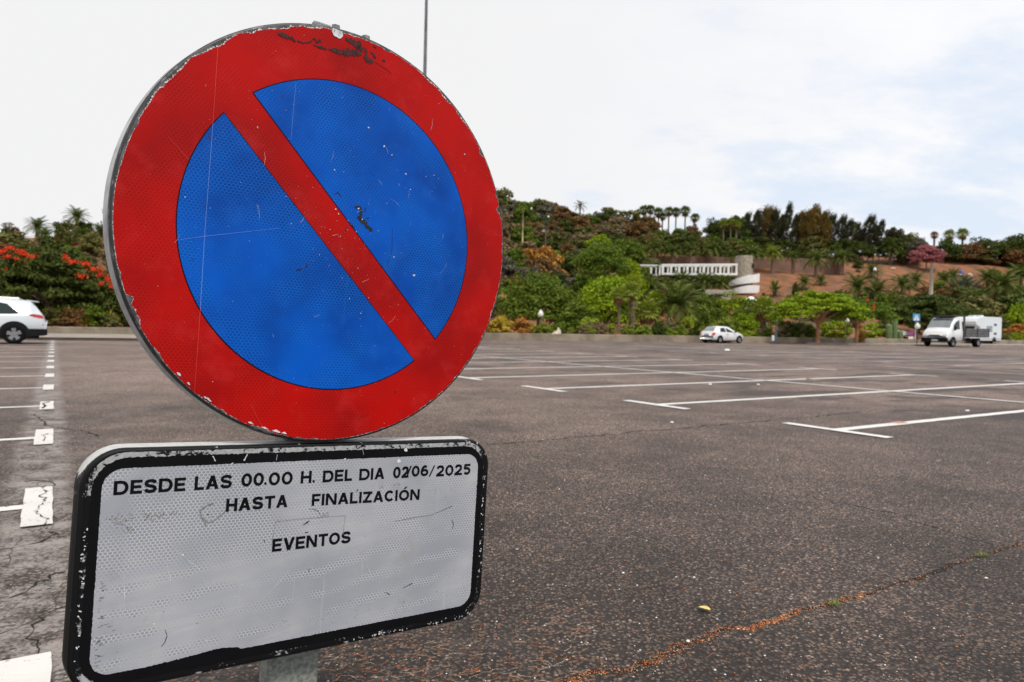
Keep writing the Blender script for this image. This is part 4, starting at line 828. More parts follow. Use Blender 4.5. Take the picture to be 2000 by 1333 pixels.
# dark lower cladding
tabC = [(x, zb-.015, .48 if .2 < x < 4.2 else .50, wb+.012, wr, belt) for x, zb, zt, wb, wr, belt in tabS]
m = MB(); CL = []
for x in np.linspace(-.012, 4.47, 50):
    zb, zt, wb, wr, bl = interp(tabS, max(0, x)); top = .55 if x < .55 else .46 if x < 3.9 else .5; CL.append([(x, (wb+.012), zb-.03), (x, (wb+.014), top), (x, -(wb+.014), top), (x, -(wb+.012), zb-.03)])
for r in CL: m.v += r
m.f = [(i*4+j, i*4+(j+1) % 4, (i+1)*4+(j+1) % 4, (i+1)*4+j) for i in range(len(CL)-1) for j in (0, 1, 2, 3)]+[(0,1,2,3), tuple((len(CL)-1)*4+j for j in (3,2,1,0))]; m.m = [0]*len(m.f)
m.build('lower_cladding', M_BLACK, suv)
for s in (1, -1):
    sideglass(tabS, .80, 1.20, s, .10, .16, .80, 8, r0=.03, r1=0).build('rear_quarter_window', M_GLASS, suv); sideglass(tabS, 1.20, 1.62, s, .10, .80, .90, 6).build('rear_side_window', M_GLASS, suv)
    sideglass(tabS, 1.68, 2.45, s, .10, .90, .93, 6).build('side_window', M_GLASS, suv)
    sideglass(tabS, 2.53, 3.25, s, .10, .93, .93, 6, r1=-.25).build('side_window', M_GLASS, suv)
    for x in (.98, 3.55):
        a = MB(); n = 24; R_ = .47; yy = s*.936; V = [(x+R_*cos(t), yy, .36+R_*sin(t)*.98) for t in np.linspace(-.25, pi+.25, n)]; V2 = [(v[0], s*.80, v[2]) for v in V]
        a.v = V+[(x, yy, .3)]; a.f = [(i, i+1, n) for i in range(n-1)]; a.m = [0]*(n-1); a.build('wheel_arch', M_BLACK, suv)
        wheel(suv, x, s*.855, .355, .24, s, 5)
    q = [sidept(tabS, .36, -.22, s, .0), sidept(tabS, .2, -.2, s, 0)]
    m = MB(); LV = [(.60, 1.075), (.42, 1.085), (.20, 1.06), (.125, 1.03), (.10, .93), (.22, .935), (.40, .985)]
    m.poly([(x, s*(interp(tabS, x)[2]*.985+.012), z) for x, z in LV]); m.build('tail_lamp', M_LAMP, suv)
    MB().add([(1.75, s*.925, .86), (1.95, s*.925, .86), (1.95, s*.925, .885), (1.75, s*.925, .885), (1.75, s*.95, .862), (1.95, s*.95, .862), (1.95, s*.95, .883), (1.75, s*.95, .883)], [(4,5,6,7),(0,1,5,4),(3,2,6,7)]).build('door_handle', P_WHITE, suv)
    MB().box((.11, s*.84, .70), (.04, .1, .05)).build('rear_reflector', M_LAMP, suv)
    m = MB().sphere((3.25, s*1.02, 1.05), .10, 12, sz=.8); m.build('wing_mirror', P_WHITE, suv, True)
topglass(tabS, .135, .46, .90, .86).build('rear_window', M_GLASS2, suv)
MB().box((2.2, 0, .28), (3.9, 1.7, .16)).build('underbody', M_BLACK, suv)  # black box added under the SUV to block light and deepen its contact shadow
for s in (1, -1):
    for x in (1.42, 2.49): MB().add([(x, s*(interp(tabS, x)[2]+.003), .5), (x+.012, s*(interp(tabS, x)[2]+.003), .5), (x+.012, s*(interp(tabS, x)[2]*.985+.004), .97), (x, s*(interp(tabS, x)[2]*.985+.004), .97)], [(0,1,2,3)]).build('door_gap', M_BLACK, suv)
m = MB(); m.add([(.24, -.6, 1.545), (.24, .6, 1.545), (.62, .62, 1.60), (.62, -.62, 1.60), (.24, -.6, 1.525), (.24, .6, 1.525), (.62, .62, 1.54), (.62, -.62, 1.54)], [(0,1,2,3),(7,6,5,4),(0,4,5,1),(0,3,7,4),(1,5,6,2)]); m.build('roof_spoiler', P_SUV, suv)
topglass(tabS, 3.05, 3.6, .9, .95).build('windscreen', M_GLASS, suv)
for s in (1, -1): MB().tube([(.75, s*.6, 1.60), (.85, s*.6, 1.65), (1.8, s*.61, 1.685), (2.5, s*.6, 1.665), (2.6, s*.6, 1.62)], .016, 6).build('roof_rail', M_RIM, suv)
MB().box((-.004, 0, .80), (.02, .52, .11)).build('number_plate', M_PLATE, suv)
# ---- white hatchback
tabH = [(0,.30,.62,.74,.52,.90),(.05,.27,.80,.79,.54,.90),(.12,.25,.94,.80,.56,.90),(.30,.23,1.13,.81,.56,.90),(.55,.22,1.33,.81,.56,.89),(.68,.21,1.37,.815,.57,.89),(1.2,.2,1.40,.82,.58,.88),(1.8,.2,1.38,.82,.58,.87),(2.05,.2,1.33,.82,.58,.86),(2.5,.2,1.10,.815,.6,.85),(2.8,.2,.95,.81,.66,.84),(3.3,.22,.86,.78,.66,.84),(3.62,.25,.74,.70,.6,.84),(3.75,.3,.56,.6,.5,.84)]
nc = np.array(gnd(1394.5, 670.8)[:2]); rc = nc+DD*.73
h = empty('hatchback', (rc[0], rc[1], 0), hE, .90); tag(h, 'small white three door hatchback parked before the low wall, tail towards the camera', 'car')
shell(tabH, sorted(set([t[0] for t in tabH]+list(np.linspace(0, 3.75, 46))))).build('body', P_WHITE, h, True)
for s in (1, -1):
    sideglass(tabH, .78, 1.45, s, .08, .86, .90, 6, r0=.08, r1=-.10).build('quarter_window', M_GLASS, h)
    sideglass(tabH, 1.56, 2.62, s, .06, .92, .10, 8, r0=-.10).build('side_window', M_GLASS, h)
    for x in (.72, 3.05):
        a = MB(); n = 20; yy = s*.826; a.v = [(x+.36*cos(t), yy, .30+.36*sin(t)) for t in np.linspace(-.3, pi+.3, n)]+[(x, yy, .24)]; a.f = [(i, i+1, n) for i in range(n-1)]; a.m = [0]*(n-1); a.build('wheel_arch', M_BLACK, h)
        wheel(h, x, s*.75, .29, .19, s, 6)
    m = MB(); m.add([(-.004, s*.76, .66), (-.004, s*.56, .68), (.05, s*.58, .84), (.12, s*.80, .88), (.22, s*.812, .84), (.05, s*.79, .64)], [(0,1,2,3,4,5)] if s < 0 else [(5,4,3,2,1,0)]); m.v = [(a-.012, b*1.012, c) for a, b, c in m.v]; m.build('tail_lamp', M_LAMP, h)
    m = MB().sphere((2.45, s*.92, .95), .085, 12, sz=.8); m.build('wing_mirror', M_BLACK, h, True)
topglass(tabH, .16, .56, .98, .92).build('rear_window', M_GLASS2, h); topglass(tabH, 2.08, 2.66, .9, .98).build('windscreen', M_GLASS2, h)
MB().box((.0, 0, .73), (.05, .50, .11)).build('number_plate', M_PLATE, h); MB().box((-.01, 0, .26), (.12, 1.2, .10)).build('rear_valance', M_BLACK, h); MB().box((1.85, 0, .22), (3., 1.5, .12)).build('underbody', M_BLACK, h)  # black underbody box added to block light beneath the hatchback
for s in (1, -1):
    for x in (1.5, 2.66): MB().add([(x, s*.826, .32), (x+.014, s*.826, .32), (x+.014, s*.812, .86), (x, s*.812, .86)], [(0,1,2,3)]).build('door_gap', M_BLACK, h)
    MB().box((1.62, s*.835, .74), (.14, .03, .03)).build('door_handle', M_BLACK, h)
# ---- flatbed truck: local +x forward, origin at front bumper centre
tabT = [(-2.15,.48,2.16,.96,.80,1.3),(-2.0,.42,2.20,.98,.82,1.3),(-1.35,.42,2.22,.98,.82,1.3),(-1.15,.42,2.16,.98,.82,1.3),(-.85,.42,1.86,.975,.80,1.29),(-.52,.42,1.48,.97,.80,1.27),(-.42,.42,1.36,.965,.8,1.27),(-.12,.42,1.16,.95,.8,1.2),(0,.45,.98,.93,.8,1.2),(.05,.5,.86,.9,.76,1.2)]
nc = np.array(gnd(1851, 678.3)[:2]); fc = nc+DD*.96
t = empty('flatbed_truck', (fc[0], fc[1], 0), hE+pi, (1, 1, 1)); tag(t, 'white flatbed truck with a dark grey dropside bed facing left on the lot', 'truck')
shell(tabT, sorted(set([a[0] for a in tabT]+list(np.linspace(-2.15, .05, 30))))).build('cab', P_WHITE, t, True)
topglass(tabT, -1.10, -.50, .98, 1.06, .02).build('windscreen', M_GLASS2, t)
for s in (1, -1):
    sideglass(tabT, -1.75, -.82, s, .03, .90, .62, 6, r0=0, r1=-.12).build('side_window', M_GLASS, t)
    MB().box((-.72, s*1.10, 1.40), (.10, .16, .30)).build('wing_mirror', M_BLACK, t)
    m = MB().poly([(.075, s*.55, .80), (.07, s*.88, .80), (.04, s*.90, .94), (.05, s*.55, .92)]); m.build('headlight', M_CLEAR, t)
    MB().add([(-1.85, s*.985, .55), (-1.83, s*.985, .55), (-1.83, s*.985, 1.3), (-1.85, s*.985, 1.3)], [(0,1,2,3)]).build('door_gap', M_BLACK, t)
    a = MB(); n = 20; yy = s*.99; a.v = [(-.72+.42*cos(q), yy, .36+.42*sin(q)) for q in np.linspace(-.2, pi+.2, n)]+[(-.72, yy, .3)]; a.f = [(i, i+1, n) for i in range(n-1)]; a.m = [0]*(n-1); a.build('wheel_arch', M_BLACK, t)
    wheel(t, -.72, s*.90, .34, .2, s, 6); wheel(t, -4.35, s*.90, .34, .36, s, 6)
    MB().box((-4.15, s*1.04, 1.13), (3.75, .04, .62)).build('drop_side', M_DGREY, t)
    for x in (-2.35, -4.15, -5.98): MB().box((x, s*1.065, 1.13), (.07, .03, .66)).build('side_post', M_BLACK, t)
    for z in (.93, 1.13, 1.33): MB().box((-4.15, s*1.068, z), (3.7, .014, .03)).build('side_rib', M_RIM, t)
MB().box((.03, 0, .52), (.22, 1.9, .34)).build('bumper', M_BLACK, t, bevel=.03); MB().box((.15, .1, .50), (.02, .52, .11)).build('number_plate', M_PLATE, t); MB().box((.16, .33, .50), (.02, .06, .11)).build('plate_badge', M_PBLUE, t)
MB().box((.06, 0, .87), (.05, .8, .07)).build('grille', M_BLACK, t)
MB().box((-4.15, 0, .80), (3.8, 2.1, .10)).build('bed_floor', M_DGREY, t); MB().box((-6.0, 0, 1.13), (.05, 2.1, .62)).build('tailgate', M_DGREY, t); MB().box((-3.9, 0, .58), (4.2, .8, .2)).build('chassis', M_BLACK, t)
m = MB()
for s in (1, -1): m.box((-2.27, s*.98, 1.45), (.1, .12, 1.9))
m.box((-2.27, 0, 2.36), (.1, 2.08, .12)); m.box((-2.27, 0, 1.3), (.05, 1.9, 1.2)); m.build('headboard', M_DGREY, t)
m = MB()
for s in (1, -1): m.box((-1.6, s*.8, 2.34), (1.3, .05, .05))
m.box((-.98, 0, 2.34), (.05, 1.65, .06)); m.box((-1.6, 0, 2.36), (1.25, 1.6, .02)); m.build('roof_rack', M_DGREY, t)
MB().box((-3.1, -.75, .52), (.5, .35, .32)).build('side_box', M_DGREY, t)
# ---- motorhome
P_CAMP = carpaint('motorhome_white', (.66, .70, .73)); YM = 67.5
nc = at(1911, 673, YM)[:2]; fc = nc+DD*1.1
mh = empty('motorhome', (fc[0], fc[1], 0), hE+pi, 1.0); tag(mh, 'white motorhome with a bulging overcab parked behind the flatbed truck', 'motorhome')
MB().add([(0, -1.1, .45), (0, 1.1, .45), (0, 1.1, 1.35), (0, -1.1, 1.35)], []).v
m = MB(); pf = [(-4.4, .42), (-4.45, .7), (-4.45, 2.55), (-4.3, 2.68), (-.6, 2.68), (.35, 2.50), (.55, 2.2), (.5, 1.95), (.1, 1.75), (-.25, 1.75), (-.25, .42)]
n = len(pf); m.v = [(x, -1.1, z) for x, z in pf]+[(x, 1.1, z) for x, z in pf]; m.f = [tuple(range(n)), tuple(reversed(range(n, 2*n)))]+[(i, i+n, (i+1) % n+n, (i+1) % n) for i in range(n)]; m.m = [0]*len(m.f); m.build('living_box', P_CAMP, mh, bevel=.05)
tabM = [(-.3,.4,1.8,.95,.8,1.25),(0,.4,1.8,.95,.78,1.25),(.35,.4,1.35,.95,.8,1.22),(.8,.42,1.15,.93,.8,1.2),(1.15,.45,.9,.88,.75,1.2)]
shell(tabM, list(np.linspace(-.3, 1.15, 16))).build('cab', carpaint('motorhome_cab_white', (.8, .8, .8)), mh, True); topglass(tabM, .03, .36, .98, 1.05, .02).build('windscreen', M_GLASS, mh)
for s in (1, -1):
    MB().box((-2.0, s*1.105, 1.55), (1.05, .03, .55)).build('side_window', M_GLASS2, mh); MB().box((-3.15, s*1.105, 1.95), (.5, .03, .2)).build('small_window', M_GLASS, mh); MB().box((-3.15, s*1.105, 1.1), (.5, .03, .2)).build('vent_grille', M_GLASS, mh)
    MB().box((-2.2, s*1.106, .60), (4.2, .012, .05)).build('trim_strip', M_RIM, mh); wheel(mh, -3.0, s*.98, .33, .2, s, 6); wheel(mh, .45, s*.86, .33, .2, s, 6)
    a = MB(); a.v = [(-3+.42*cos(q), s*1.108, .36+.42*sin(q)) for q in np.linspace(0, pi, 16)]+[(-3, s*1.108, .3)]; a.f = [(i, i+1, 16) for i in range(15)]; a.m = [0]*15; a.build('wheel_arch', M_BLACK, mh)
MB().box((-2.3, 0, 2.76), (.7, .6, .16)).build('roof_vent', P_WHITE, mh, bevel=.03); MB().box((-1.0, 0, 2.74), (.5, .5, .12)).build('roof_vent', P_WHITE, mh, bevel=.03); MB().box((-2.3, 0, .45), (4.2, 2., .2)).build('underbody', M_BLACK, mh); MB().box((1.15, 0, .52), (.15, 1.8, .25)).build('bumper', M_BLACK, mh)
# ================================================================== LAMPS, POLES, SIGNS
M_GLOBE = mat('opal_globe', (.85, .85, .82), .35, var=.03, trans=.3); M_POLE = mat('grey_pole', (.40, .43, .47), .5, metal=.0, var=.15, vscale=2); M_DPOLE = mat('dark_pole', (.06, .055, .05), .6); M_PP = mat('pale_pole', (.58, .52, .42), .8, var=.1, vscale=1.)
def lamp(px, py, Y, lab, r=.22, tilt=0, base=None):
    c = at(px, py, Y); g0 = hgt(px, Y) if base is None else base; rt = empty('garden_lamp', (c[0], c[1], g0)); tag(rt, lab, 'lamp', 'white onion shaped garden lamps'); z = c[2]-g0
    MB().lathe([(.03, -r*.95), (r*.6, -r*.85), (r*.95, -r*.4), (r, -.02), (r*.9, r*.35), (r*.6, r*.8), (r*.34, r*1.15), (r*.25, r*1.4), (.001, r*1.55)], 20, 0, 'z', (0, 0, z)).build('globe', M_GLOBE, rt, True)
    m = MB(); m.tube([(0, 0, -.1), (0, 0, z-r*.85)], .045, 8); m.lathe([(.12, z-r*1.05), (.09, z-r*.85), (.02, z-r*.8)], 12); m.build('post', M_DPOLE, rt); return rt
lamp(1056, 614, 54, 'onion shaped white lamp on a short dark post behind the wall, right of the sign')
lamp(1305, 626, 60.5, 'white lamp globe half hidden under the big feather palm', .2)
lamp(1543, 641, 61, 'white drop shaped lamp left of the leaning pale trunk', .22)
lamp(1655, 627, 63, 'white lamp glowing pale between the two umbrella tree trunks', .17)
lamp(1792, 638, 60, 'white lamp head partly behind the pedestrian crossing sign pole', .22)
for px, py, Y, r, lab in [(1709, 527, 96, .22, 'white lamp globe on the red slope beside a palm'),(1071, 424, 118, .16, 'tiny white lamp dot high on the slope under the crest bushes'),(1062, 452, 113, .2, 'white lamp dot among the pale agaves'),(1160, 476, 99, .16, 'white lamp dot below the vivid green dome'),(1038, 408, 124, .16, 'white lamp dot near the crest beside the sign edge'),(34, 470, 84, .2, 'pale lamp dot on the slope above the flame tree'),(1208, 418, 126, .14, 'white lamp dot on the crest left of the palm row')]:
    lamp(px, py, Y, lab, r)
def pole(name, px0, py0, px1, py1, Y, r0, r1, m_, lab, cat, zb=None):
    a = at(px0, py0, Y); b = at(px1, py1, Y); g0 = hgt(px1, Y) if zb is None else zb
    rt = empty(name, (b[0], b[1], g0)); tag(rt, lab, cat); h_ = a[2]-g0; dx = 0
    MB().tube([(0, 0, -.05), (0, 0, h_)], [r0, r1], 14).build('shaft', m_, rt, True); return rt, h_
rt, h_ = pole('light_mast', 829, 0, 826, 146, 30, .115, .055, M_POLE, 'tall thin grey light mast rising behind the top of the round sign', 'light mast', 0)
b = rt; b.location.x = at(826, 146, 30)[0]; rt.rotation_euler.y = radians(.4)
bpy.data.objects.remove([c for c in rt.children][0]); MB().tube([(0, 0, 0), (0, 0, .5), (0, 0, 16.5)], [.14, .12, .05], 14).build('shaft', M_POLE, rt, True)
for s in (-1, 1): MB().box((s*.75, 0, 16.4), (1.3, .3, .12)).build('lamp_head', M_POLE, rt)
MB().box((0, 0, .03), (.45, .45, .06)).build('base_plate', M_POLE, rt)
pole('pale_mast', 1822.5, 514, 1818, 579, 80, .26, .16, M_PP, 'pale tapering mast standing before the red slope above the truck', 'mast')
pole('slope_pole', 1021, 408, 1021, 445, 112, .14, .12, mat('yellow_pole', (.4, .36, .2), .8), 'thin yellowish bare pole high on the slope beside the sign edge', 'pole')
# pedestrian crossing sign
M_SBLUE = mat('sign_blue', (.08, .32, .62), .35, var=.05); M_SWHITE = mat('sign_white', (.75, .77, .78), .4, var=.05); M_SRED = mat('sign_red', (.5, .02, .03), .35); M_SB2 = mat('sign_deep_blue', (.03, .13, .5), .35)
b = gnd(1787, 670.5, .12); ps = empty('crossing_sign', (b[0], b[1], .12), .0); tag(ps, 'blue square pedestrian crossing sign with white triangle on a grey pole', 'traffic sign')
Yp = b[1]; zc = at(1789, 620.5, Yp)[2]-.12; dx = at(1789, 620.5, Yp)[0]-b[0]; S_ = .62
MB().tube([(0, 0, -.05), (dx*.9, 0, zc+.25)], .05, 10).build('pole', mat('sign_pole', (.36, .34, .33), .5, metal=.3), ps, True)
pn = MB().box((dx, -.07, zc), (S_, .03, S_+.02)).build('panel', M_SBLUE, ps, bevel=.01)
m = MB(); T_ = [(-.27, -.25), (.27, -.25), (0, .24)]; m.add([(dx+x, -.088, zc+z) for x, z in T_]+[(dx+x, -.084, zc+z) for x, z in T_], [(0,1,2),(5,4,3),(0,3,4,1),(1,4,5,2),(2,5,3,0)]); m.build('triangle', M_SWHITE, pn)
m = MB(); m.tube([(dx-.06, -.092, zc-.2), (dx+.01, -.092, zc-.07), (dx+.08, -.092, zc-.2)], .014, 5); m.tube([(dx+.01, -.092, zc-.08), (dx+.0, -.092, zc+.04)], .02, 5); m.sphere((dx, -.092, zc+.08), .025, 8); m.build('walking_figure', M_BLACK, pn)
# far temporary no-parking sign
b = gnd(1778.5, 672.5, .0); r2_ = empty('temporary_sign', (b[0], b[1], .0)); tag(r2_, 'small distant red and blue no parking sign on a pale block foot', 'traffic sign'); Yq = b[1]
zc = at(1780, 652, Yq)[2]; dx = at(1780, 652, Yq)[0]-b[0]; R0 = .26
pn = MB().box((dx, .02, zc), (.44, .03, .52)).build('panel', M_SRED, r2_, bevel=.01)
MB().lathe([(.001, 0), (.16, 0), (.16, .006)], 28, 0, 'y', (dx, -.004, zc)).build('blue_disc', M_SB2, pn); MB().add([(dx-.13, -.012, zc+.10), (dx-.10, -.012, zc+.13), (dx+.13, -.012, zc-.10), (dx+.10, -.012, zc-.13)], [(0,3,2,1)]).build('slash', M_SRED, pn)
MB().box((dx-.01, .02, zc-.44), (.46, .03, .30)).build('text_plate', M_SWHITE, r2_, bevel=.01); MB().box((dx, .07, zc*.5), (.06, .04, zc*1.1)).build('post', M_POLE, r2_); MB().box((-.08, .05, .09), (.32, .3, .18)).build('foot_block', mat('pale_block', (.6, .52, .42), .9), r2_, bevel=.02)
# bin post by the palms
b = gnd(1513.5, 671.5); r3 = empty('bin_post', (b[0], b[1], 0)); tag(r3, 'dark litter bin post with a small white box before the low wall', 'litter bin')
MB().box((.03, 0, .62), (.22, .2, 1.1)).build('post_body', mat('teal_metal', (.07, .10, .11), .6), r3, bevel=.03); MB().box((-.17, 0, .42), (.16, .2, .42)).build('white_box', M_SWHITE, r3, bevel=.03); MB().lathe([(.001, .7), (.12, .72), (.14, .95), (.10, 1.12), (.001, 1.15)], 12, 0, 'z', (-.13, 0, 0)).build('red_bin', mat('dull_red', (.25, .08, .06), .7), r3, True); MB().box((.0, 0, .05), (.7, .4, .1)).build('foot', M_DPOLE, r3, bevel=.02)
# pale carved stone on the wall
b = at(1087, 652, 52.6); m = MB()
for x, hh, w_ in ((-.28, .12, .12), (-.15, .24, .10), (.02, .34, .12), (.10, .50, .09), (.2, .36, .09), (-.05, .2, .2)): m.lathe([(w_*1.2, 0), (w_, hh*.5), (w_*.8, hh*.8), (w_*.35, hh), (.001, hh*1.03)], 9, 0, 'z', (x+rnd.uniform(-.01, .01), rnd.uniform(-.05, .05), 0))
o = m.build('pale_stone', mat('cream_stone', (.6, .52, .42), .9, var=.2, vscale=9, bump=.5), smooth=True); o.location = (b[0], 52.2, .44); tag(o, 'small jagged cream coloured stone sitting on the low wall right of the onion lamp', 'stone')
# white curved wall of the driveway behind the cacti
m = MB(); n = 16; pts = []
for i in range(n+1):
    px = 1712+64*i/n; Y = 76-6*sin(pi*i/n); a = at(px, 655, Y); t_ = at(px, 644.5+6*(abs(i/n-.4)*1.5)**2, Y); pts.append((a, t_))
for a, t_ in pts: m.v += [(a[0], a[1], a[2]), (a[0], a[1], t_[2]), (a[0], a[1]+.3, t_[2]), (a[0], a[1]+.3, a[2])]
m.f = [(i*4+j, (i+1)*4+j, (i+1)*4+j+1, i*4+j+1) for i in range(n) for j in range(3)]; m.m = [0]*len(m.f)
tag(m.build('curved_wall', mat('bluish_white', (.6, .66, .68), .7, var=.05)), 'low white curved wall behind the column cacti', 'wall')
m = MB(); m.strip([at(1695, 655, 72)[:2], at(1780, 655, 72)[:2]], 9, at(1740, 657, 72)[2]); m.build('driveway', mat('driveway_grey', (.22, .2, .2), .9))['kind'] = 'structure'
# brown garden wall behind the umbrella trunks
o = MB().box((0, 0, 0), (3.4, .3, 1.6)).build('garden_wall', mat('mauve_wall', (.20, .14, .11), .9, var=.2), bevel=.02); o.location = tuple(at(1588, 645, 68)); tag(o, 'plain brownish garden wall piece seen behind the left umbrella trunk', 'wall')
# things on the far slope
b = at(1878, 524.5, 122); o = MB().lathe([(.001, 0), (.28, 0), (.3, .25), (.28, .5), (.29, .75), (.001, .78)], 14).build('blue_drum', mat('drum_blue', (.05, .13, .5), .5), smooth=True); o.location = (b[0], b[1], hgt(1878, 122)+.1); tag(o, 'small bright blue drum standing on the far red slope', 'drum')
for px, w_, h_, lab in [(1890, .9, .5, 'pale boulder right beside the blue drum'),(1925, .5, .35, 'left pale rock above the flat dark shrub'),(1934, .7, .45, 'larger cream rock above the flat dark shrub'),(1960, 1.6, .4, 'long pale stone edge right of the flat dark shrub'),(1740, .9, .25, 'small pale stone left of the pale mast'),(1868, 1.3, .22, 'flat tan stone ledge left of the blue drum')]:
    m = MB(); n = 10; V = []
    for i, (r, z) in enumerate([(.9, 0), (1, .4), (.75, .85), (.3, 1)]):
        for k in range(n): a = 2*pi*k/n; q = r*rnd.uniform(.85, 1.1); m.v.append((q*cos(a)*w_/2, q*sin(a)*.35, z*h_))
    m.f = [(i*n+k, i*n+(k+1) % n, (i+1)*n+(k+1) % n, (i+1)*n+k) for i in range(3) for k in range(n)]+[tuple(3*n+k for k in range(n))]; m.m = [0]*len(m.f)
    o = m.build('rock', mat('pale_rock', (.6, .52, .42), .9, var=.15)); o.location = (xz(px, 121.5), 121.5, hgt(px, 121.5)+.1); tag(o, lab, 'rock')
#SECTION_SIGN
# ================================================================== THE NO-PARKING SIGN
def Rs(y, p, r):
    return rotm('z', y) @ rotm('x', p) @ rotm('y', r) @ np.array([[1,0,0],[0,0,-1],[0,1,0]])
def plmat(R_, P): return Matrix(((R_[0][0], R_[0][1], R_[0][2], P[0]), (R_[1][0], R_[1][1], R_[1][2], P[1]), (R_[2][0], R_[2][1], R_[2][2], P[2]), (0, 0, 0, 1)))
MD = plmat(Rs(.63963, .01364, .0581), (-.2572, 1.0695, 1.0294)) @ Matrix.Diagonal((1.001, 1.010, 1, 1)); MP = plmat(Rs(.65106, -.00941, .0581), (-.284425, 1.05704, .57122))
# local frames: x right on the face, y up on the face, z towards the viewer
def film(name, col, dark, line, hexs=.0048, hexk=.5, blot=.5, sheen=None, rough=.32, band=False, streak=.0):
    m = bpy.data.materials.new(name); m.use_nodes = True; N = NT(m.node_tree); N.n.clear()
    P = N.new('ShaderNodeTexCoord').outputs['Object']; x, y, z = N.sep(P)
    # honeycomb of the retroreflective sheet
    px = N.math('DIVIDE', x, hexs*1.12); py = N.math('DIVIDE', y, hexs*.92)
    def cell(ax, ay):
        a = N.math('SUBTRACT', N.math('FLOORED_MODULO', ax, 1.), .5); b = N.math('SUBTRACT', N.math('FLOORED_MODULO', ay, 1.7320508), .8660254); return a, b
    a1, b1 = cell(px, py); a2, b2 = cell(N.math('SUBTRACT', px, .5), N.math('SUBTRACT', py, .8660254))
    d1 = N.math('ADD', N.math('MULTIPLY', a1, a1), N.math('MULTIPLY', b1, b1)); d2 = N.math('ADD', N.math('MULTIPLY', a2, a2), N.math('MULTIPLY', b2, b2))
    f = N.math('LESS_THAN', d1, d2); g_ = N.math('SUBTRACT', 1., f)
    ax = N.math('ABSOLUTE', N.math('ADD', N.math('MULTIPLY', a1, f), N.math('MULTIPLY', a2, g_))); ay = N.math('ABSOLUTE', N.math('ADD', N.math('MULTIPLY', b1, f), N.math('MULTIPLY', b2, g_)))
    ed = N.math('SUBTRACT', .5, N.math('MAXIMUM', ax, N.math('ADD', N.math('MULTIPLY', ax, .5), N.math('MULTIPLY', ay, .8660254))))
    hx = N.math('SUBTRACT', 1., N.step(ed, .03, .13))
    lo = N.noise(P, 7., 3, .5); md = N.noise(P, 30., 5, .65); vis = N.step(N.noise(P, 11., 2, .5, 1.), .32, .62)
    if band: # wide soft bands where the cells show more
        rot = N.math('SUBTRACT', y, N.math('MULTIPLY', x, .12)); w_ = N.math('SINE', N.math('ADD', N.math('MULTIPLY', rot, 190.), N.math('MULTIPLY', N.noise(P, 5., 4, .6), 14.))); low = N.step(y, .03, -.03)
        vis = N.math('ADD', N.math('MULTIPLY', N.math('SUBTRACT', 1., low), vis), N.math('MULTIPLY', low, N.step(N.math('MULTIPLY', w_, N.step(N.noise(P, 14., 4, .6), .36, .62)), -.1, .9)))
        base_s = N.noise(N.comb(N.math('MULTIPLY', x, 5.), N.math('MULTIPLY', rot, 60.), 0.), 1., 5, .7)
        col = N.mix(N.step(base_s, .35, .7), col, (.46, .46, .47)); col = N.mix(N.math('MULTIPLY', N.step(N.noise(P, 9., 6, .75), .52, .70), .6), col, (.31, .29, .255))
    base = N.mix(N.step(lo, .3, .7), col, dark)
    base = N.mix(N.math('MULTIPLY', N.math('MULTIPLY', N.math('SUBTRACT', 1., hx), vis), hexk*.55), base, tuple(c*.62 for c in dark))
    base = N.mix(N.math('MULTIPLY', N.math('MULTIPLY', hx, vis), hexk), base, line)
    if sheen: base = N.mix(N.math('MULTIPLY', N.step(N.noise(P, 16., 5, .65), .5, .72), .35), base, sheen)
    # fine vertical rain streaks and specks
    st = N.noise(N.comb(N.math('MULTIPLY', x, 90.), N.math('MULTIPLY', y, 3.), 0.), 1., 4, .6); base = N.mix(N.math('MULTIPLY', N.step(st, .62, .8), .18+streak), base, line)
    sp = N.noise(P, 160., 3, .6); base = N.mix(N.math('MULTIPLY', N.step(sp, .70, .76), blot), base, tuple(c*.2 for c in dark)); sp2 = N.noise(N.vm('ADD', P, (3., 5., 1.)), 210., 2, .6); base = N.mix(N.math('MULTIPLY', N.step(sp2, .745, .79), blot), base, tuple(min(1, c*1.4+.12) for c in line))
    b = N.new('ShaderNodeBsdfPrincipled', {'Base Color': base, 'Roughness': N.math('ADD', rough, N.math('MULTIPLY', md, .15)), 'Specular IOR Level': .14})
    bn = N.new('ShaderNodeBump', {'Strength': .12, 'Distance': .0006, 'Height': N.math('ADD', hx, N.math('MULTIPLY', md, 2.))}); N.put(b.inputs['Normal'], bn)
    N.l.new(b.outputs[0], N.new('ShaderNodeOutputMaterial').inputs[0]); return m
F_RED = film('red_film', (.50, .003, .001), (.29, .002, .002), (.62, .02, .012), hexk=.34, sheen=(.58, .03, .03))
F_BLUE = film('blue_film', (.0, .10, .56), (.0, .048, .31), (.01, .23, .80), hexk=.42, sheen=(.01, .12, .55))
F_WHITE = film('white_film', (.39, .405, .45), (.30, .315, .355), (.62, .64, .69), hexk=.75, band=True, rough=.4, blot=.6, streak=.12)
M_BACK = mat('sheet_backing', (.14, .14, .145), .6, var=.35, vscale=50, col2=(.035, .035, .037)); M_INK = mat('black_ink', (.004, .004, .005), .6, var=.3, vscale=40, spec=.1); M_SCUFF = mat('dark_scuff', (.05, .006, .006), .7, var=.5, vscale=90); M_SCUFFK = mat('black_scuff', (.01, .013, .02), .7, var=.5, vscale=200); M_LITE = mat('bare_chip', (.6, .62, .64), .6, var=.25, vscale=90)
M_RIMG = mat('galvanised_rim', (.36, .37, .37), .45, metal=.55, var=.3, vscale=14, col2=(.19, .20, .20), bump=.15, bscale=120)
M_GALV = mat('galvanised_post', (.27, .285, .255), .6, metal=.0, vscale=160, col2=(.13, .14, .125), bump=.25, bscale=350, detail=8)
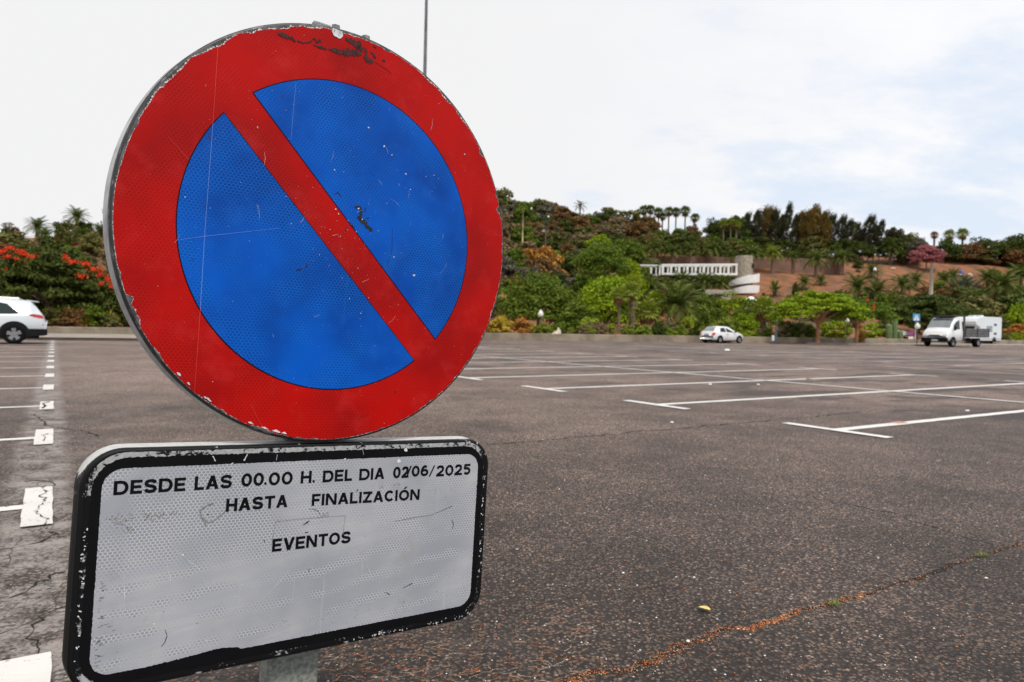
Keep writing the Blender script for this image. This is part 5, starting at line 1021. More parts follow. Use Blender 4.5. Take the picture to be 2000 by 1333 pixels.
root = empty('no_parking_sign', (-.31, 1.10, 0)); tag(root, 'large round no parking sign over a white text plate on a grey post, very close', 'traffic sign')
RI = root.matrix_world.copy(); RI = Matrix.Translation(root.location).inverted()
def on(M_, mb, name, mats, parent, smooth=False, bevel=0):
    """build in a face frame and keep it there under parent"""
    o = mb.build(name, mats, None, smooth, bevel); o.parent = parent
    o.matrix_basis = (RI @ M_) if parent == root else Matrix.Identity(4); return o
# ---- round panel: folded rim + back
R = .300
pr = [(.2935, -.0012), (.2965, -.0006), (.2990, -.0012), (.3004, -.0032), (.3008, -.007), (.2998, -.0095), (.3003, -.013), (.3018, -.020), (.3028, -.028), (.3028, -.0325), (.3014, -.0345), (.295, -.035), (.286, -.034), (.286, -.003), (.02, -.003)]
m = MB().lathe(pr, 160); m.add([(.2940*cos(2*pi*k/160), .2940*sin(2*pi*k/160), -.0011) for k in range(160)], [tuple(range(160))])
def diskrim():
    mm = bpy.data.materials.new('disc_rim_metal'); mm.use_nodes = True; N = NT(mm.node_tree); N.n.clear()
    P = N.new('ShaderNodeTexCoord').outputs['Object']; x, y, z = N.sep(P); n1 = N.noise(P, 16., 6, .65); n2 = N.noise(N.vm('MULTIPLY', P, (1, 1, 9)), 60., 4, .6)
    c = N.mix(N.step(N.math('ADD', z, N.math('MULTIPLY', n2, .003)), -.0125, -.0085), N.mix(N.step(n1, .35, .65), (.24, .25, .25), (.52, .53, .53)), N.mix(N.step(n2, .55, .65), (.03, .03, .032), (.16, .16, .16)))
    b = N.new('ShaderNodeBsdfPrincipled', {'Base Color': c, 'Roughness': .5, 'Metallic': .15}); N.put(b.inputs['Normal'], N.new('ShaderNodeBump', {'Strength': .2, 'Distance': .001, 'Height': n2})); N.l.new(b.outputs[0], N.new('ShaderNodeOutputMaterial').inputs[0]); return mm
disc = on(MD, m, 'round_panel', diskrim(), root, True)
for p_ in disc.data.polygons:
    if len(p_.vertices) > 10: p_.use_smooth = False
# grey backing film exposed along the chipped edge
def discpoly(rf, n, z, name, mt, dz=0, zfun=None):
    m = MB(); vs = [(0, 0, z)]
    for k in range(n): a = 2*pi*k/n; r = rf(a); vs.append((r*cos(a), r*sin(a), z))
    m.add(vs, [(0, 1+k, 1+(k+1) % n) for k in range(n)]); return on(MD, m, name, mt, disc)
discpoly(lambda a: .2972, 240, -.0004, 'backing_film', M_BACK)
pk = [(rnd.uniform(0, 2*pi), rnd.uniform(.01, .035), rnd.uniform(.0006, .0018)) for _ in range(70)]
chips = [(2.30, .10, .0038), (2.52, .06, .003), (1.98, .14, .0030), (1.78, .05, .0022), (3.55, .02, .005), (3.62, .05, .0035), (3.05, .4, .0012), (2.75, .3, .0018), (1.55, .2, .0012), (.98, .05, .0035), (.86, .05, .003), (1.12, .08, .0016), (.30, .02, .006), (4.40, .06, .0022), (4.15, .06, .0016), (.63, .02, .003), (-.25, .02, .0018), (-.55, .03, .0016)]
def edge(a):
    r = .2966+rnd.uniform(-.0004, .0003); 
    for c, w_, d in chips+pk:
        t_ = abs((a-c+pi) % (2*pi)-pi)/w_
        if t_ < 1: r -= d*(1-t_**3)*rnd.uniform(.75, 1.1)
    return r
EDG = []
def edge2(a): r = edge(a); EDG.append(r); return r
discpoly(edge2, 1300, .0000, 'red_face', F_RED); EI = iter(EDG)
def fringe(a):
    r = next(EI); g_ = .0012 if (1.7 < a < 2.7 or .8 < a < 1.2) else .0005
    return min(.2969, r+rnd.choice([0, .0002, g_, g_*1.7]))
discpoly(fringe, 1300, -.0002, 'torn_fringe', mat('torn_fringe', (.62, .62, .63), .7, var=.4, vscale=80))
# blue half discs with their thin dark outlines
BI = .2243; dl = radians(6.3); th = radians(135)
def half(a0, a1, inset, z, mt, name):
    q = [((BI-inset)*cos(a), (BI-inset)*sin(a)) for a in np.linspace(a0, a1, 90)]
    if inset: c = np.mean(q, axis=0); q = [tuple(np.array(p_)+(c-np.array(p_))/np.linalg.norm(c-np.array(p_))*inset*.8) for p_ in q]
    return on(MD, MB().poly([(x, y, z) for x, y in q]), name, mt, disc)
for a0, a1 in ((th+dl, th+pi-dl), (th-pi+dl, th-dl)):
    half(a0, a1, 0, .0003, M_INK, 'outline'); half(a0+.004, a1-.004, .0009, .0006, F_BLUE, 'blue_segment')
def ribbon(mb, pts, ws, z, m=0, jit=0.):
    """jagged ribbon through face points (mm) with widths (mm)"""
    P = [np.array(p_, float)/1000 for p_ in pts]; W_ = [w_/1000 for w_ in (ws if hasattr(ws, '__len__') else [ws]*len(pts))]; Q = []; V = []
    for i in range(len(P)-1):
        n = max(1, int(np.linalg.norm(P[i+1]-P[i])/.0012)) if jit else 1
        for k in range(n): t_ = k/n; Q.append(P[i]+(P[i+1]-P[i])*t_); V.append(W_[i]+(W_[i+1]-W_[i])*t_)
    Q.append(P[-1]); V.append(W_[-1]); o = len(mb.v)
    for i, p_ in enumerate(Q):
        d = Q[min(i+1, len(Q)-1)]-Q[max(i-1, 0)]; d /= np.linalg.norm(d)+1e-9; nn = np.array([-d[1], d[0]])
        a = V[i]/2*(1+(rnd.uniform(-jit, jit))); b = V[i]/2*(1+rnd.uniform(-jit, jit)); mb.v += [(*(p_+nn*a), z), (*(p_-nn*b), z)]
    for i in range(len(Q)-1): mb.f.append((o+2*i, o+2*i+1, o+2*i+3, o+2*i+2)); mb.m.append(m)
def fleck(mb, x, y, s, z, m=0, el=1.):
    a0 = rnd.uniform(0, 6.3); q = []
    for a in np.linspace(0, 2*pi, 8)[:-1]: r = s*rnd.uniform(.5, 1.1)/1000; u_, v_ = r*cos(a), r*el*sin(a); q.append((x/1000+u_*cos(a0)-v_*sin(a0), y/1000+u_*sin(a0)+v_*cos(a0), z))
    mb.poly(q, m)
m = MB()
ribbon(m, [(-112,264),(-100,264),(-96,263)], [3,6,5], .0007, 0, .6); ribbon(m, [(-97,263),(-90,262.5),(-86,261.5)], [2,5,3], .0007, 0, .7); ribbon(m, [(-84,262.5),(-75,262),(-66,266),(-60,274),(-56,268),(-52,274),(-49,270)], [2,1.2,1.6,2,3,2,1], .0007, 0, .7)
ribbon(m, [(-61,264),(-50,263.5),(-41,264.5)], [1,3,2], .0007, 0, .5); ribbon(m, [(-38,265),(-26,265.5),(-11,267),(4,272),(12,273)], [2,6,9,9,3], .0007, 0, .55); ribbon(m, [(-14,287),(-2,286),(9,284),(13,276)], [3,8,11,2], .0007, 0, .55); ribbon(m, [(16,270),(24,267),(32,266)], [3,8,5], .0007, 0, .6)
ribbon(m, [(17,284),(19.6,278),(21,272)], [1,5,2], .0007, 0, .6); ribbon(m, [(27,281),(33,276),(37,273)], [1.5,4,1], .0007, 0, .8); ribbon(m, [(30,290),(36,289)], [2.5,2], .0007, 0, .8); ribbon(m, [(47,275),(52,273)], [2.5,2], .0007, 0, .8); ribbon(m, [(33,268),(55,262),(64,258)], [.6,.8,.4], .0007, 0, .5)
ribbon(m, [(-176,-60),(-176,-66)], .8, .0007, 0, .5); ribbon(m, [(-197,112),(-188,99)], [.8,1.6], .0007, 0, .6)
for x, y, s in [(-60.6,-55.3,2),(110,-225,2.4),(56,-262,2.6),(-30,-205,1.4),(118,-40,1.6),(-100,180,1.8),(-210,60,1.6)]: fleck(m, x, y, s, .0008, 0, .6)
on(MD, m, 'dark_scuffs', M_SCUFF, disc)
m = MB()
ribbon(m, [(19,47),(28,48),(31,39),(28,30)], [2,5,5,7], .0010, 0, .5); ribbon(m, [(28,30),(38,27),(42,21),(51,17)], [4,6,6,5], .0010, 0, .6); ribbon(m, [(37,50),(37,43)], [.8,3], .0010, 0, .7); ribbon(m, [(40,33),(44,36)], [2.5,2], .0010, 0, .8); ribbon(m, [(17,20),(22,17)], [2.6,1.2], .0010, 0, .6); ribbon(m, [(-62,-56),(-54,-53.5)], [1.5,2.4], .0010, 0, .6); ribbon(m, [(-49,-50),(-46,-47)], [1.2,2.2], .0010, 0, .6)
ribbon(m, [(-2,58),(-8,64),(-14,60)], [.7,1.6,.6], .0010, 0, .8); ribbon(m, [(6,8),(10,14)], [.8,1.2], .0010, 0, .8); ribbon(m, [(84,25),(86,-5),(80,-30)], [.5,.7,.4], .0010, 0, .4)
for _ in range(60): a = rnd.uniform(0, 2*pi); r = 215*rnd.random()**.5; fleck(m, r*cos(a), r*sin(a), rnd.uniform(.4, 1.1), .0011, 0, .6)
on(MD, m, 'black_scuffs', M_SCUFFK, disc)
m = MB()
ribbon(m, [(-33,296),(-33,291),(-29,287.5),(-23,286.5),(-20.5,291),(-21,295.5)], [3,4,5,6,5,3], .0009, 0, .3); ribbon(m, [(-27,296),(-27,289)], [9,6], .00088, 0, .2)
for _ in range(300):
    a = rnd.uniform(0, 2*pi); r = rnd.uniform(0, 292); fleck(m, r*cos(a), r*sin(a), rnd.choice([.25, .3, .4, .5, .9 if rnd.random() < .3 else .4]), .0012, 0, rnd.uniform(.3, .9))
for x, y, s in [(32,168,1.7),(60,146,2.2),(74,136,1.8),(100,112,1.6),(110,90,1.2),(-10,39,1.8),(-5,33,1.2),(90,-18,1.4),(128,-42,2.6),(60,18,1.0),(26,46,2.2),(33,31,1.3),(150,120,1.2),(205,165,2.),(-215,20,1.2),(-130,130,1.5),(-16,95,1.3)]: fleck(m, x, y, s, .0012, 0, .7)
for _ in range(24): # hair scratches
    x, y = rnd.gauss(0, 130), rnd.gauss(0, 130); a = rnd.gauss(1.3, .7); L = rnd.uniform(3, 22)
    if math.hypot(x, y) < 265: ribbon(m, [(x, y), (x+L*.5*cos(a), y+L*.5*sin(a)), (x+L*cos(a+.15), y+L*sin(a+.15))], [.1, rnd.uniform(.12, .32), .08], .0012)
for c in [(-30,-120,8,.5),(24,40,7,.6),(40,-62,12,.5),(-12,0,9,.4)]: ribbon(m, [(c[0], c[1]), (c[0]+c[2], c[1]+c[2]*c[3])], [.3, .15], .0012)
# peeled edge flakes lower left
for a0, w_, l_ in [(3.93,7,3),(3.99,5,2.4),(4.10,12,3),(4.33,8,2.5),(4.40,10,3),(4.46,12,3.4),(4.50,8,2.6),(3.60,3,1.6)]:
    r = 293.5; ribbon(m, [(r*cos(a0-w_/600), r*sin(a0-w_/600)), (r*cos(a0)*.998, r*sin(a0)*.998), (r*cos(a0+w_/600), r*sin(a0+w_/600))], [.8, l_, .6], .0011, 0, .5)
on(MD, m, 'pale_chips', M_LITE, disc)
m = MB(); ribbon(m, [(-187.8,122),(-187.9,-19.8),(-186.4,-121)], [.55,.5,.5], .0013); ribbon(m, [(-82,205),(-83,150),(-83,124)], [.25,.35,.2], .0013); ribbon(m, [(-219,-36),(-187,-26.5),(-90,-1)], [.2,.4,.2], .0013)
SC1 = on(MD, m, 'long_scratch', mat('scratch_light', (.16, .30, .72), .5), disc)
m = MB(); ribbon(m, [(-188.7,224),(-187.9,122)], .5, .0014); ribbon(m, [(-186.4,-121),(-186,-232)], [.5,.3], .0014); ribbon(m, [(-240,92),(-214,68)], [.2,.4], .0014); ribbon(m, [(-112,-246),(-90,-284)], [.3,.2], .0014)
on(MD, m, 'red_scratch', mat('scratch_red', (.75, .06, .05), .5), disc)
# ---- text plate
PW, PHt, PR = .3065, .1525, .047
def rr(hw, hh, r, z, n=12):
    r = max(r, .001); return [(sx*(hw-r)+r*cos(a), sy*(hh-r)+r*sin(a), z) for sx, sy, a0 in ((1,1,0),(-1,1,pi/2),(-1,-1,pi),(1,-1,3*pi/2)) for a in np.linspace(a0, a0+pi/2, n)]
L = 48; m = MB(); off = [(-.0085, -.0010), (-.0055, .0002), (-.002, 0.), (.0, -.0018), (.0010, -.006), (-.0002, -.0085), (.0008, -.011), (.0020, -.022), (.0026, -.031), (.0022, -.0345), (-.001, -.0355), (-.012, -.035), (-.012, -.003)]
for d, z in off: m.v += rr(PW+d, PHt+d, PR+d, z)
m.f = [(i*L+k, i*L+(k+1) % L, (i+1)*L+(k+1) % L, (i+1)*L+k) for i in range(len(off)-1) for k in range(L)]; m.m = [0]*len(m.f)
m.f += [tuple(range(L)), tuple((len(off)-1)*L+k for k in reversed(range(L)))]; m.m += [0, 0]
def rimmat():
    mm = bpy.data.materials.new('worn_black_rim'); mm.use_nodes = True; N = NT(mm.node_tree); N.n.clear()
    P = N.new('ShaderNodeTexCoord').outputs['Object']; x, y, z = N.sep(P); n1 = N.noise(P, 18., 6, .7); n2 = N.noise(P, 90., 5, .7)
    w_ = N.math('ADD', N.math('MULTIPLY', n1, .6), N.math('MULTIPLY', n2, .45)); topw = N.math('MULTIPLY', N.step(y, .110, .150), N.step(z, -.008, -.013))
    c = N.mix(N.step(N.math('ADD', w_, N.math('MULTIPLY', topw, .45)), .60, .66), (.005, .005, .006), N.mix(n2, (.30, .30, .30), (.62, .63, .62)))
    b = N.new('ShaderNodeBsdfPrincipled', {'Base Color': c, 'Roughness': .5, 'Specular IOR Level': .2}); N.put(b.inputs['Normal'], N.new('ShaderNodeBump', {'Strength': .3, 'Distance': .001, 'Height': w_})); N.l.new(b.outputs[0], N.new('ShaderNodeOutputMaterial').inputs[0]); return mm
plate = on(MP, m, 'text_plate', rimmat(), root, True)
for p_ in plate.data.polygons:
    if len(p_.vertices) > 10: p_.use_smooth = False
def rrj(hw, hh, r, z, j, n=400, dx=0):
    """rounded rectangle outline resampled with jitter j"""
    q = np.array(rr(hw, hh, r, z, 16))[:, :2]; q = np.vstack([q, q[:1]]); s = np.r_[0, np.cumsum(np.linalg.norm(np.diff(q, axis=0), axis=1))]; t_ = np.linspace(0, s[-1], n+1)[:-1]
    return [(np.interp(a, s, q[:, 0])+rnd.gauss(0, j)+dx, np.interp(a, s, q[:, 1])+rnd.gauss(0, j), z) for a in t_]
def wmargin():
    mm = bpy.data.materials.new('worn_margin'); mm.use_nodes = True; N = NT(mm.node_tree); N.n.clear()
    P = N.new('ShaderNodeTexCoord').outputs['Object']; x, y, z = N.sep(P); w_ = N.math('ADD', N.math('MULTIPLY', N.noise(P, 14., 5, .6), .5), N.math('MULTIPLY', N.noise(P, 140., 4, .7), .5))
    low = N.math('MULTIPLY', N.math('MAXIMUM', N.step(N.math('ABSOLUTE', x), .285, .300), N.step(y, -.13, -.145)), .12)
    c = N.mix(N.step(N.math('ADD', w_, low), .50, .56), N.mix(N.noise(P, 200., 3), (.22, .22, .22), (.52, .53, .55)), (.005, .005, .006)); b = N.new('ShaderNodeBsdfPrincipled', {'Base Color': c, 'Roughness': .6, 'Specular IOR Level': .15}); N.l.new(b.outputs[0], N.new('ShaderNodeOutputMaterial').inputs[0]); return mm
on(MP, MB().poly(rrj(.3005, .1482, .044, .0004, .0002)), 'worn_margin', wmargin(), plate)
def inkband():
    mm = bpy.data.materials.new('black_band'); mm.use_nodes = True; N = NT(mm.node_tree); N.n.clear()
    P = N.new('ShaderNodeTexCoord').outputs['Object']; w_ = N.math('ADD', N.math('MULTIPLY', N.noise(P, 60., 6, .75), .6), N.math('MULTIPLY', N.noise(P, 6., 2), .4)); c = N.mix(N.step(w_, .655, .69), N.mix(N.noise(P, 30., 4), (.002, .002, .003), (.006, .006, .007)), (.35, .35, .36))
    b = N.new('ShaderNodeBsdfPrincipled', {'Base Color': c, 'Roughness': .5, 'Specular IOR Level': .12}); N.l.new(b.outputs[0], N.new('ShaderNodeOutputMaterial').inputs[0]); return mm
on(MP, MB().poly(rrj(.2945, .1418, .040, .0007, .00035, 700)), 'black_border', inkband(), plate)
q = rrj(.2830, .1282, .024, .0010, .00022, 700); q2 = []
for x, y, z in q:   # torn strip along the lower edge, left of the middle
    if y < -.12 and -.215 < x < -.10: t_ = max(0, min(1, (x+.215)/.08)); e_ = max(0, min(1, (-.10-x)/.022)); y += .0055*t_**1.5*e_**.6+rnd.uniform(0, .0012)
    q2.append((x, y, z))
on(MP, MB().poly(q2), 'white_face', F_WHITE, plate)
# ---- lettering (cap height 17.8 mm), built-in font thickened
GW = dict(zip('DESLA0HI26/5TFNZCÓVO', (.98,.80,.90,.70,.95,.80,.86,.24,.76,.80,.52,.74,.84,.72,.94,.84,.92,1.0,.95,1.0)))
def cat_(P, n=7):
    P = [np.array(q, float) for q in P]; out = []
    for i in range(len(P)-1):
        a, b, c, d = P[max(i-1, 0)], P[i], P[i+1], P[min(i+2, len(P)-1)]
        for k in range(n): t = k/n; out.append(.5*((2*b)+(-a+c)*t+(2*a-5*b+4*c-d)*t*t+(-a+3*b-3*c+d)*t**3))
    return out+[P[-1]]
def glyph(mb, ch, x0, w_, y0, h_, t, z):
    """bold sans capital built of strokes of thickness t (mm)"""
    zc = [z]
    def S(pts, tt=t, raw=False):
        Q = [(x0+(t/2+u*(w_-t) if not raw else u*w_), y0+(t/2+v*(h_-t) if not raw else v*h_)) for u, v in pts]; ribbon(mb, Q, tt, zc[0]); zc[0] += .000012
    def stem(u): S([(u, 0), (u, 1)]); V = mb.v  # extended below
    def seg(a, b, tt=t): # axis aligned full-length bars
        (ax, ay), (bx, by) = a, b; X0, X1, Y0, Y1 = x0+ax*w_, x0+bx*w_, y0+ay*h_, y0+by*h_; mb.poly([(X0/1000, Y0/1000, zc[0]), (X1/1000, Y0/1000, zc[0]), (X1/1000, Y1/1000, zc[0]), (X0/1000, Y1/1000, zc[0])]); zc[0] += .000012
    tw, th_ = t/w_, t*.92/h_
    def diag(ux0, ux1, up=True):
        k = tw*1.12; a = [(ux0, 0), (ux0+k, 0), (ux1+k, 1), (ux1, 1)]; mb.poly([((x0+u*w_)/1000, (y0+v*h_)/1000, zc[0]) for u, v in a]); zc[0] += .000012
    def ring(c, r, a0=0, a1=2*pi, n=36):
        cx, cy = x0+c[0]*w_, y0+c[1]*h_; rx, ry = r[0]*w_, r[1]*h_; A = np.linspace(a0, a1, n); o = len(mb.v)
        for a in A: mb.v += [((cx+rx*cos(a))/1000, (cy+ry*sin(a))/1000, zc[0]), ((cx+(rx-t)*cos(a))/1000, (cy+(ry-t*.94)*sin(a))/1000, zc[0])]
        for i in range(n-1): mb.f.append((o+2*i, o+2*i+1, o+2*i+3, o+2*i+2)); mb.m.append(0)
        zc[0] += .000012
    if ch in 'O0': ring((.5, .5), (.5, .5))
    elif ch == 'Ó': ring((.5, .5), (.5, .5)); mb.poly([((x0+u*w_)/1000, (y0+v*h_)/1000, z) for u, v in ((.42, 1.07), (.58, 1.07), (.80, 1.27), (.58, 1.27))])
    elif ch == 'C': ring((.52, .5), (.52, .5), radians(42), radians(318))
    elif ch == 'D': seg((0, 0), (tw, 1)); seg((0, 1-th_), (.52, 1)); seg((0, 0), (.52, th_)); ring((.5, .5), (.5, .5), -pi/2, pi/2, 22)
    elif ch == 'E': seg((0, 0), (tw, 1)); seg((0, 0), (1, th_)); seg((0, 1-th_), (1, 1)); seg((0, .5-th_/2), (.92, .5+th_/2))
    elif ch == 'F': seg((0, 0), (tw, 1)); seg((0, 1-th_), (1, 1)); seg((0, .47-th_/2), (.9, .47+th_/2))
    elif ch == 'L': seg((0, 0), (tw, 1)); seg((0, 0), (1, th_))
    elif ch == 'H': seg((0, 0), (tw, 1)); seg((1-tw, 0), (1, 1)); seg((0, .5-th_/2), (1, .5+th_/2))
    elif ch == 'I': seg((0, 0), (1, 1))
    elif ch == 'T': seg((.5-tw/2, 0), (.5+tw/2, 1)); seg((0, 1-th_), (1, 1))
    elif ch == 'N': seg((0, 0), (tw, 1)); seg((1-tw, 0), (1, 1)); diag(1-tw*1.12, 0)
    elif ch == 'A': diag(0, .5-tw*.56); diag(1-tw*1.12, .5-tw*.56); seg((.22, .2), (.78, .2+th_*.9))
    elif ch == 'V': diag(.5-tw*.56, 0); diag(.5-tw*.56, 1-tw*1.12)
    elif ch == 'Z': seg((0, 0), (1, th_)); seg((0, 1-th_), (1, 1)); diag(0, 1-tw*1.12)
    elif ch == '/': diag(0, 1-tw*.8)
    elif ch == 'S': S(cat_([(.97,.78),(.84,.95),(.5,1.),(.16,.94),(.03,.75),(.17,.58),(.5,.5),(.84,.42),(.98,.24),(.83,.05),(.5,0),(.15,.05),(.0,.23)]))
    elif ch == '2': S(cat_([(.03,.74),(.16,.94),(.5,1.),(.84,.93),(.94,.72),(.82,.48),(.02,.03)])); seg((0, 0), (1, th_))
    elif ch == '5': seg((.14, 1-th_), (.95, 1)); S([(.14, 1), (.07, .52)]); S(cat_([(.07,.53),(.42,.64),(.82,.54),(.97,.31),(.82,.07),(.45,0),(.02,.10)]))
    elif ch == '6': ring((.5, .33), (.5, .33)); S(cat_([(.86,.90),(.52,1.),(.20,.84),(.03,.52),(.0,.32)]))
def word(txt, x0, x1, y0, hgt_, t=4.15, z=.0013):
    m = MB()
    if txt == '.': cx, cy = (x0+x1)/2, y0+hgt_/2; m.poly([((cx+1.9*cos(a))/1000, (cy+1.9*sin(a))/1000, z) for a in np.linspace(0, 2*pi, 17)[:-1]])
    else:
        gap = .11; tot = sum(GW[c] for c in txt)+gap*(len(txt)-1); k = (x1-x0)/tot; x = x0
        for c in txt: glyph(m, c, x+rnd.uniform(-.15, .15), GW[c]*k if c != 'I' else t, y0+rnd.uniform(-.12, .12), hgt_, t if c != '/' else 2.4, z); x += (GW[c]+gap)*k
    return on(MP, m, 'lettering', M_INK, plate)
for t_, a, b, y, h_ in [('DESDE',-270,-186,95.3,17.8),('LAS',-174.8,-126,95.3,18.4),('00',-114,-82.6,96,18.4),('.',-82.0,-78.6,97.2,3.2),('00',-76,-41.5,95.3,18.6),('H',-29.5,-13.2,95.6,17.8),('.',-11.5,-7.6,96,3.6),('DEL',4.3,50.9,95.3,17.6),('DIA',62.8,105.4,95,17.8),
        ('02',120.5,148.6,94.6,18.4),('06',153.8,185.2,95.5,17.9),('/',186,196.8,94.2,18),('2025',200,268.2,93.6,18.2),('HASTA',-132.2,-46.6,63.2,17.8),('EVENTOS',-64.8,55.2,1.0,18.0)]:
    word(t_, a, b, y, h_)
word('/', 144, 152.5, 97, 16.5, 1.3, .0016)
w1 = word('FINALIZACIÓN', -10.5, 171, 60, 17.3)
for v in w1.data.vertices: v.co.y += (.0618-.0600)-(v.co.x+.0105)*(.0040/.1815)
# ---- marks and old residue on the plate
m = MB()
ribbon(m, [(-166,67),(-158,74),(-148,76)], [.8,2.2,.9], .0015, 0, .7); ribbon(m, [(-166,67),(-163,59),(-157,52),(-158,46)], [1.1,1.6,3.2,.7], .0015, 0, .6); ribbon(m, [(-157,52),(-150,51),(-143,55),(-135,62),(-132,66)], [1,.9,.7,1.2,.8], .0015, 0, .6)
ribbon(m, [(-14,58),(-6,57),(1,53),(4,47)], [.5,1.0,.8,.5], .0015, 0, .8)
on(MP, m, 'scratch_outline', mat('grey_green_edge', (.16, .20, .17), .7, var=.5, vscale=200), plate)
m = MB()
for x, y, s in [(-76.6,18,2.4),(-99,8,.7),(-96,8,.7),(-155,62,2.2),(-150,58.5,1.0),(-274,-22,1.6),(14,-57,.5),(100,20,.6),(40,-4,.8),(-130,-60,.8),(-40,-100,1),(214,-96,1.4),(-236,-60,1.1),(60,-88,1.2)]: fleck(m, x, y, s*.7, .0016, 0, .7)
ribbon(m, [(128,27),(165,30),(195,31),(236,43)], [.3,.5,.3,.6], .0016, 0, .6); ribbon(m, [(-22,35),(-16,38),(-12,41)], [.6,1.6,.4], .0016, 0, .8); ribbon(m, [(-18,24),(-13,24)], [1.,1.6], .0016, 0, .7)
ribbon(m, [(118,-82),(128,-88)], [.4,.9], .0016, 0, .7); ribbon(m, [(150,-81),(168,-76)], [.5,1.], .0016, 0, .7); ribbon(m, [(236,20),(240,12),(238,4)], [.4,1.4,.4], .0016, 0, .7)
ribbon(m, [(-199,-84),(-196,-92),(-198,-100),(-202,-105)], [.5,.7,.8,.4], .0016, 0, .7); ribbon(m, [(-8,-30),(-8,-34)], .7, .0016, 0, .5)
for _ in range(110): fleck(m, rnd.uniform(-276, 276), rnd.uniform(-122, 120), rnd.uniform(.2, .55), .0016, 0, .6)
for _ in range(40): x = -278+rnd.expovariate(.35); y = rnd.uniform(-120, -10); ribbon(m, [(x, y), (x+rnd.uniform(2, 6), y+rnd.uniform(-.5, 1.2))], [.5, .15], .0016)
for _ in range(60): x = rnd.uniform(-60, 240); fleck(m, x, -108+rnd.gauss(0, 7)-abs(x)*.02, rnd.uniform(.3, 1.), .0016, 0, .4)
on(MP, m, 'dark_specks', M_SCUFFK, plate)
m = MB()
for a, b, c, d, w_ in [(-62,44,-2,44,.5),(-2,44,44,43,.5),(-62,44,-65,20,.6),(44,43,42,14,.6),(-65,20,-66,12,.4)]: ribbon(m, [(a, b), ((a+c)/2, (b+d)/2+.3), (c, d)], [w_, w_*.7, w_], .0014, 0, .7)
for _ in range(70): x = rnd.gauss(-235, 24); fleck(m, x, 66+rnd.gauss(0, 4)-(x+235)*.02, rnd.uniform(.4, 1.6), .0014, 0, .4)
for x, y in [(-266,66),(-262,58),(-252,53),(-248,50),(-200,68),(-212,67),(-228,66),(60,79),(100,82),(130,84),(10,45),(13,47)]:
    for _ in range(12): fleck(m, x+rnd.gauss(0, 2.8), y+rnd.gauss(0, 1.8), rnd.uniform(.3, 1.3), .0014, 0, .5)
for x in np.arange(-8, 240, 9.5): # ghost of removed characters under the second line
    if rnd.random() < .75 and (x > 175 or x < 0 or rnd.random() < .4):
        for _ in range(7): fleck(m, x+rnd.gauss(0, 2), (76 if x < 175 else 70)+rnd.gauss(0, 5), rnd.uniform(.3, .9), .0011+.0001, 0, .4)
on(MP, m, 'old_glue_residue', mat('glue_brown', (.20, .165, .12), .8, var=.4, vscale=120), plate)
m = MB()
for p0, p1, w_ in [((-205,30),(-140,-34),.5),((-208,24),(-190,-60),.5),((-170,60),(-169,20),.3),((-252,-5),(-250,-60),.6),((-30,-20),(-80,-70),.4),((-30,-20),(-31,-80),.3),((70,-10),(100,-70),.5),((72,-10),(78,-60),.4),((-275,20),(-250,-15),.3),((170,-35),(172,-80),.3)]: ribbon(m, [p0, ((p0[0]+p1[0])/2+2, (p0[1]+p1[1])/2), p1], [w_*.5, w_, w_*.4], .0013, 0, .3)
for _ in range(90):
    e_ = rnd.random()
    if e_ < .5: x, y = rnd.uniform(60, 296), -147+rnd.gauss(0, 1.4)
    elif e_ < .75: x, y = 298+rnd.gauss(0, 1.2), rnd.uniform(-90, 100)
    else: x, y = -298+rnd.gauss(0, 1.4), rnd.uniform(-110, 60)
    fleck(m, x, y, rnd.uniform(.8, 2.6), .0012, 0, .5)
ribbon(m, [(-154,140),(-150,133)], 1.2, .0012, 0, .5); ribbon(m, [(-108,141),(-112,132)], 1.6, .0012, 0, .5); ribbon(m, [(-66,139),(-67,131)], .5, .0012); ribbon(m, [(66,141),(68,134)], .4, .0012); fleck(m, 141, 139, 3.6, .0012); fleck(m, 37, 128.5, 2.6, .0014, 0, .5); fleck(m, -128, 128.5, 3, .0014, 0, .5); fleck(m, 130, 121, 4, .0014)
on(MP, m, 'white_flakes', M_LITE, plate)
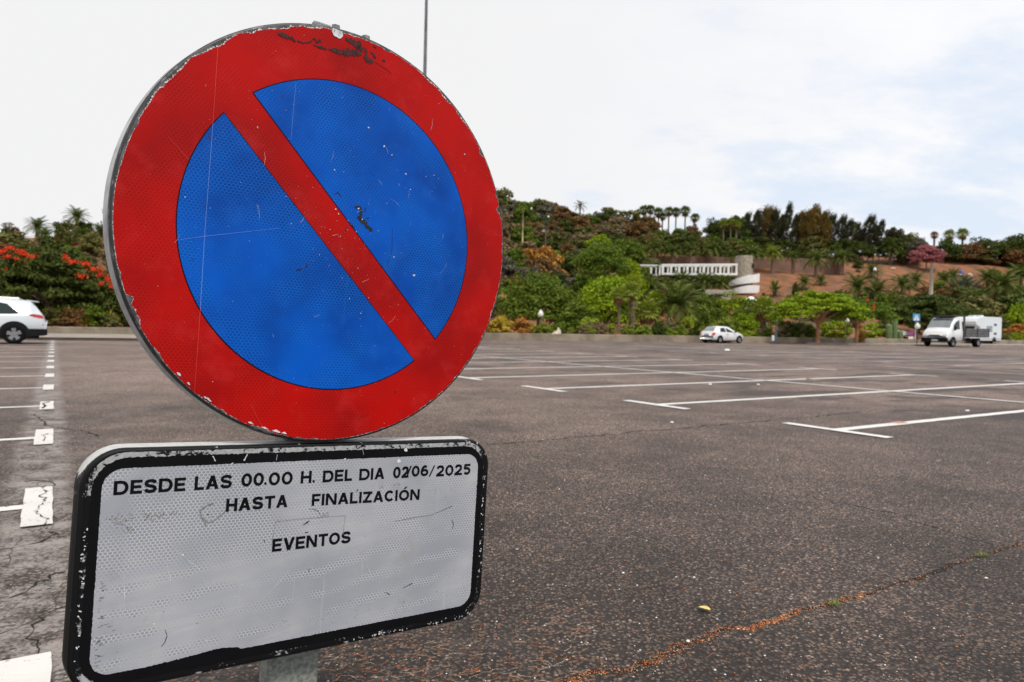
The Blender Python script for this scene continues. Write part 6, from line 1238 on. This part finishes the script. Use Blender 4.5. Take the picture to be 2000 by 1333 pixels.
# ---- post (hollow 80 x 40 mm box tube) leaning with the sign, bolts, base
def to_plate(p): return p
m = MB(); w2, dz0, dz1 = .039, -.030, -.070; cx = -.008; top = .742; bot = -.6025
ring = [(cx-w2, dz0), (cx+w2, dz0), (cx+w2, dz1), (cx-w2, dz1)]; ch = .004; rg = [(cx-w2+ch, dz0), (cx+w2-ch, dz0), (cx+w2, dz0-ch), (cx+w2, dz1+ch), (cx+w2-ch, dz1), (cx-w2+ch, dz1), (cx-w2, dz1+ch), (cx-w2, dz0-ch)]
m.v = [(x, bot, z) for x, z in rg]+[(x, top, z) for x, z in rg]; m.f = [(i, (i+1) % 8, (i+1) % 8+8, i+8) for i in range(8)]+[tuple(range(7, -1, -1)), tuple(range(8, 16))]; m.m = [0]*10
post = on(MP, m, 'post', M_GALV, root)
for yy in (.62, -.02, .09):
    on(MP, MB().box((cx, yy, -.049), (.16, .03, .046)), 'clamp', M_RIMG, root)
for bx, by in ((-.0209, .3055), (.0278, .3050)):
    m = MB().lathe([(.001, .006), (.0065, .005), (.0065, -.02), (.001, -.02)], 6, 0, 'y', (bx, by, -.022)); on(MD, m, 'bolt', M_GALV, root)
m = MB().box((-.043, .3015, -.022), (.026, .010, .012)); on(MD, m, 'bracket', M_RIMG, root, bevel=.002)
bp = MP @ Vector((cx, -.5725, -.05)); foot = MB().box((bp.x+.31, bp.y-1.10, .055), (.5, .36, .11), 0, .651, .82).build('foot_block', mat('foot_concrete', (.35, .34, .32), .9, bump=.4), root, bevel=.015)

for o in bpy.data.objects:
    if o.name.split('.')[0] in ('red_scratch', 'dark_scuffs', 'black_scuffs', 'pale_chips', 'dark_specks', 'white_flakes', 'old_glue_residue'): o['kind'] = 'stuff'
# ---- labels: look-alikes are told apart by their place along the row
byl = {}
for o in bpy.data.objects:
    if o.parent is None and 'label' in o and 'hidden behind' not in o['label']: byl.setdefault(o['label'], []).append(o)
def ordn(i): return f"{i}{'th' if 10 <= i % 100 <= 20 else {1: 'st', 2: 'nd', 3: 'rd'}.get(i % 10, 'th')}"
for lab, L in byl.items():
    if len(L) > 1 and len(lab.split()) < 13:
        L.sort(key=lambda o: o.location.x/o.location.y)
        for i, o in enumerate(L): o['label'] = lab+', '+('leftmost' if i == 0 else 'rightmost' if i == len(L)-1 else ordn(i+1)+' from the left')
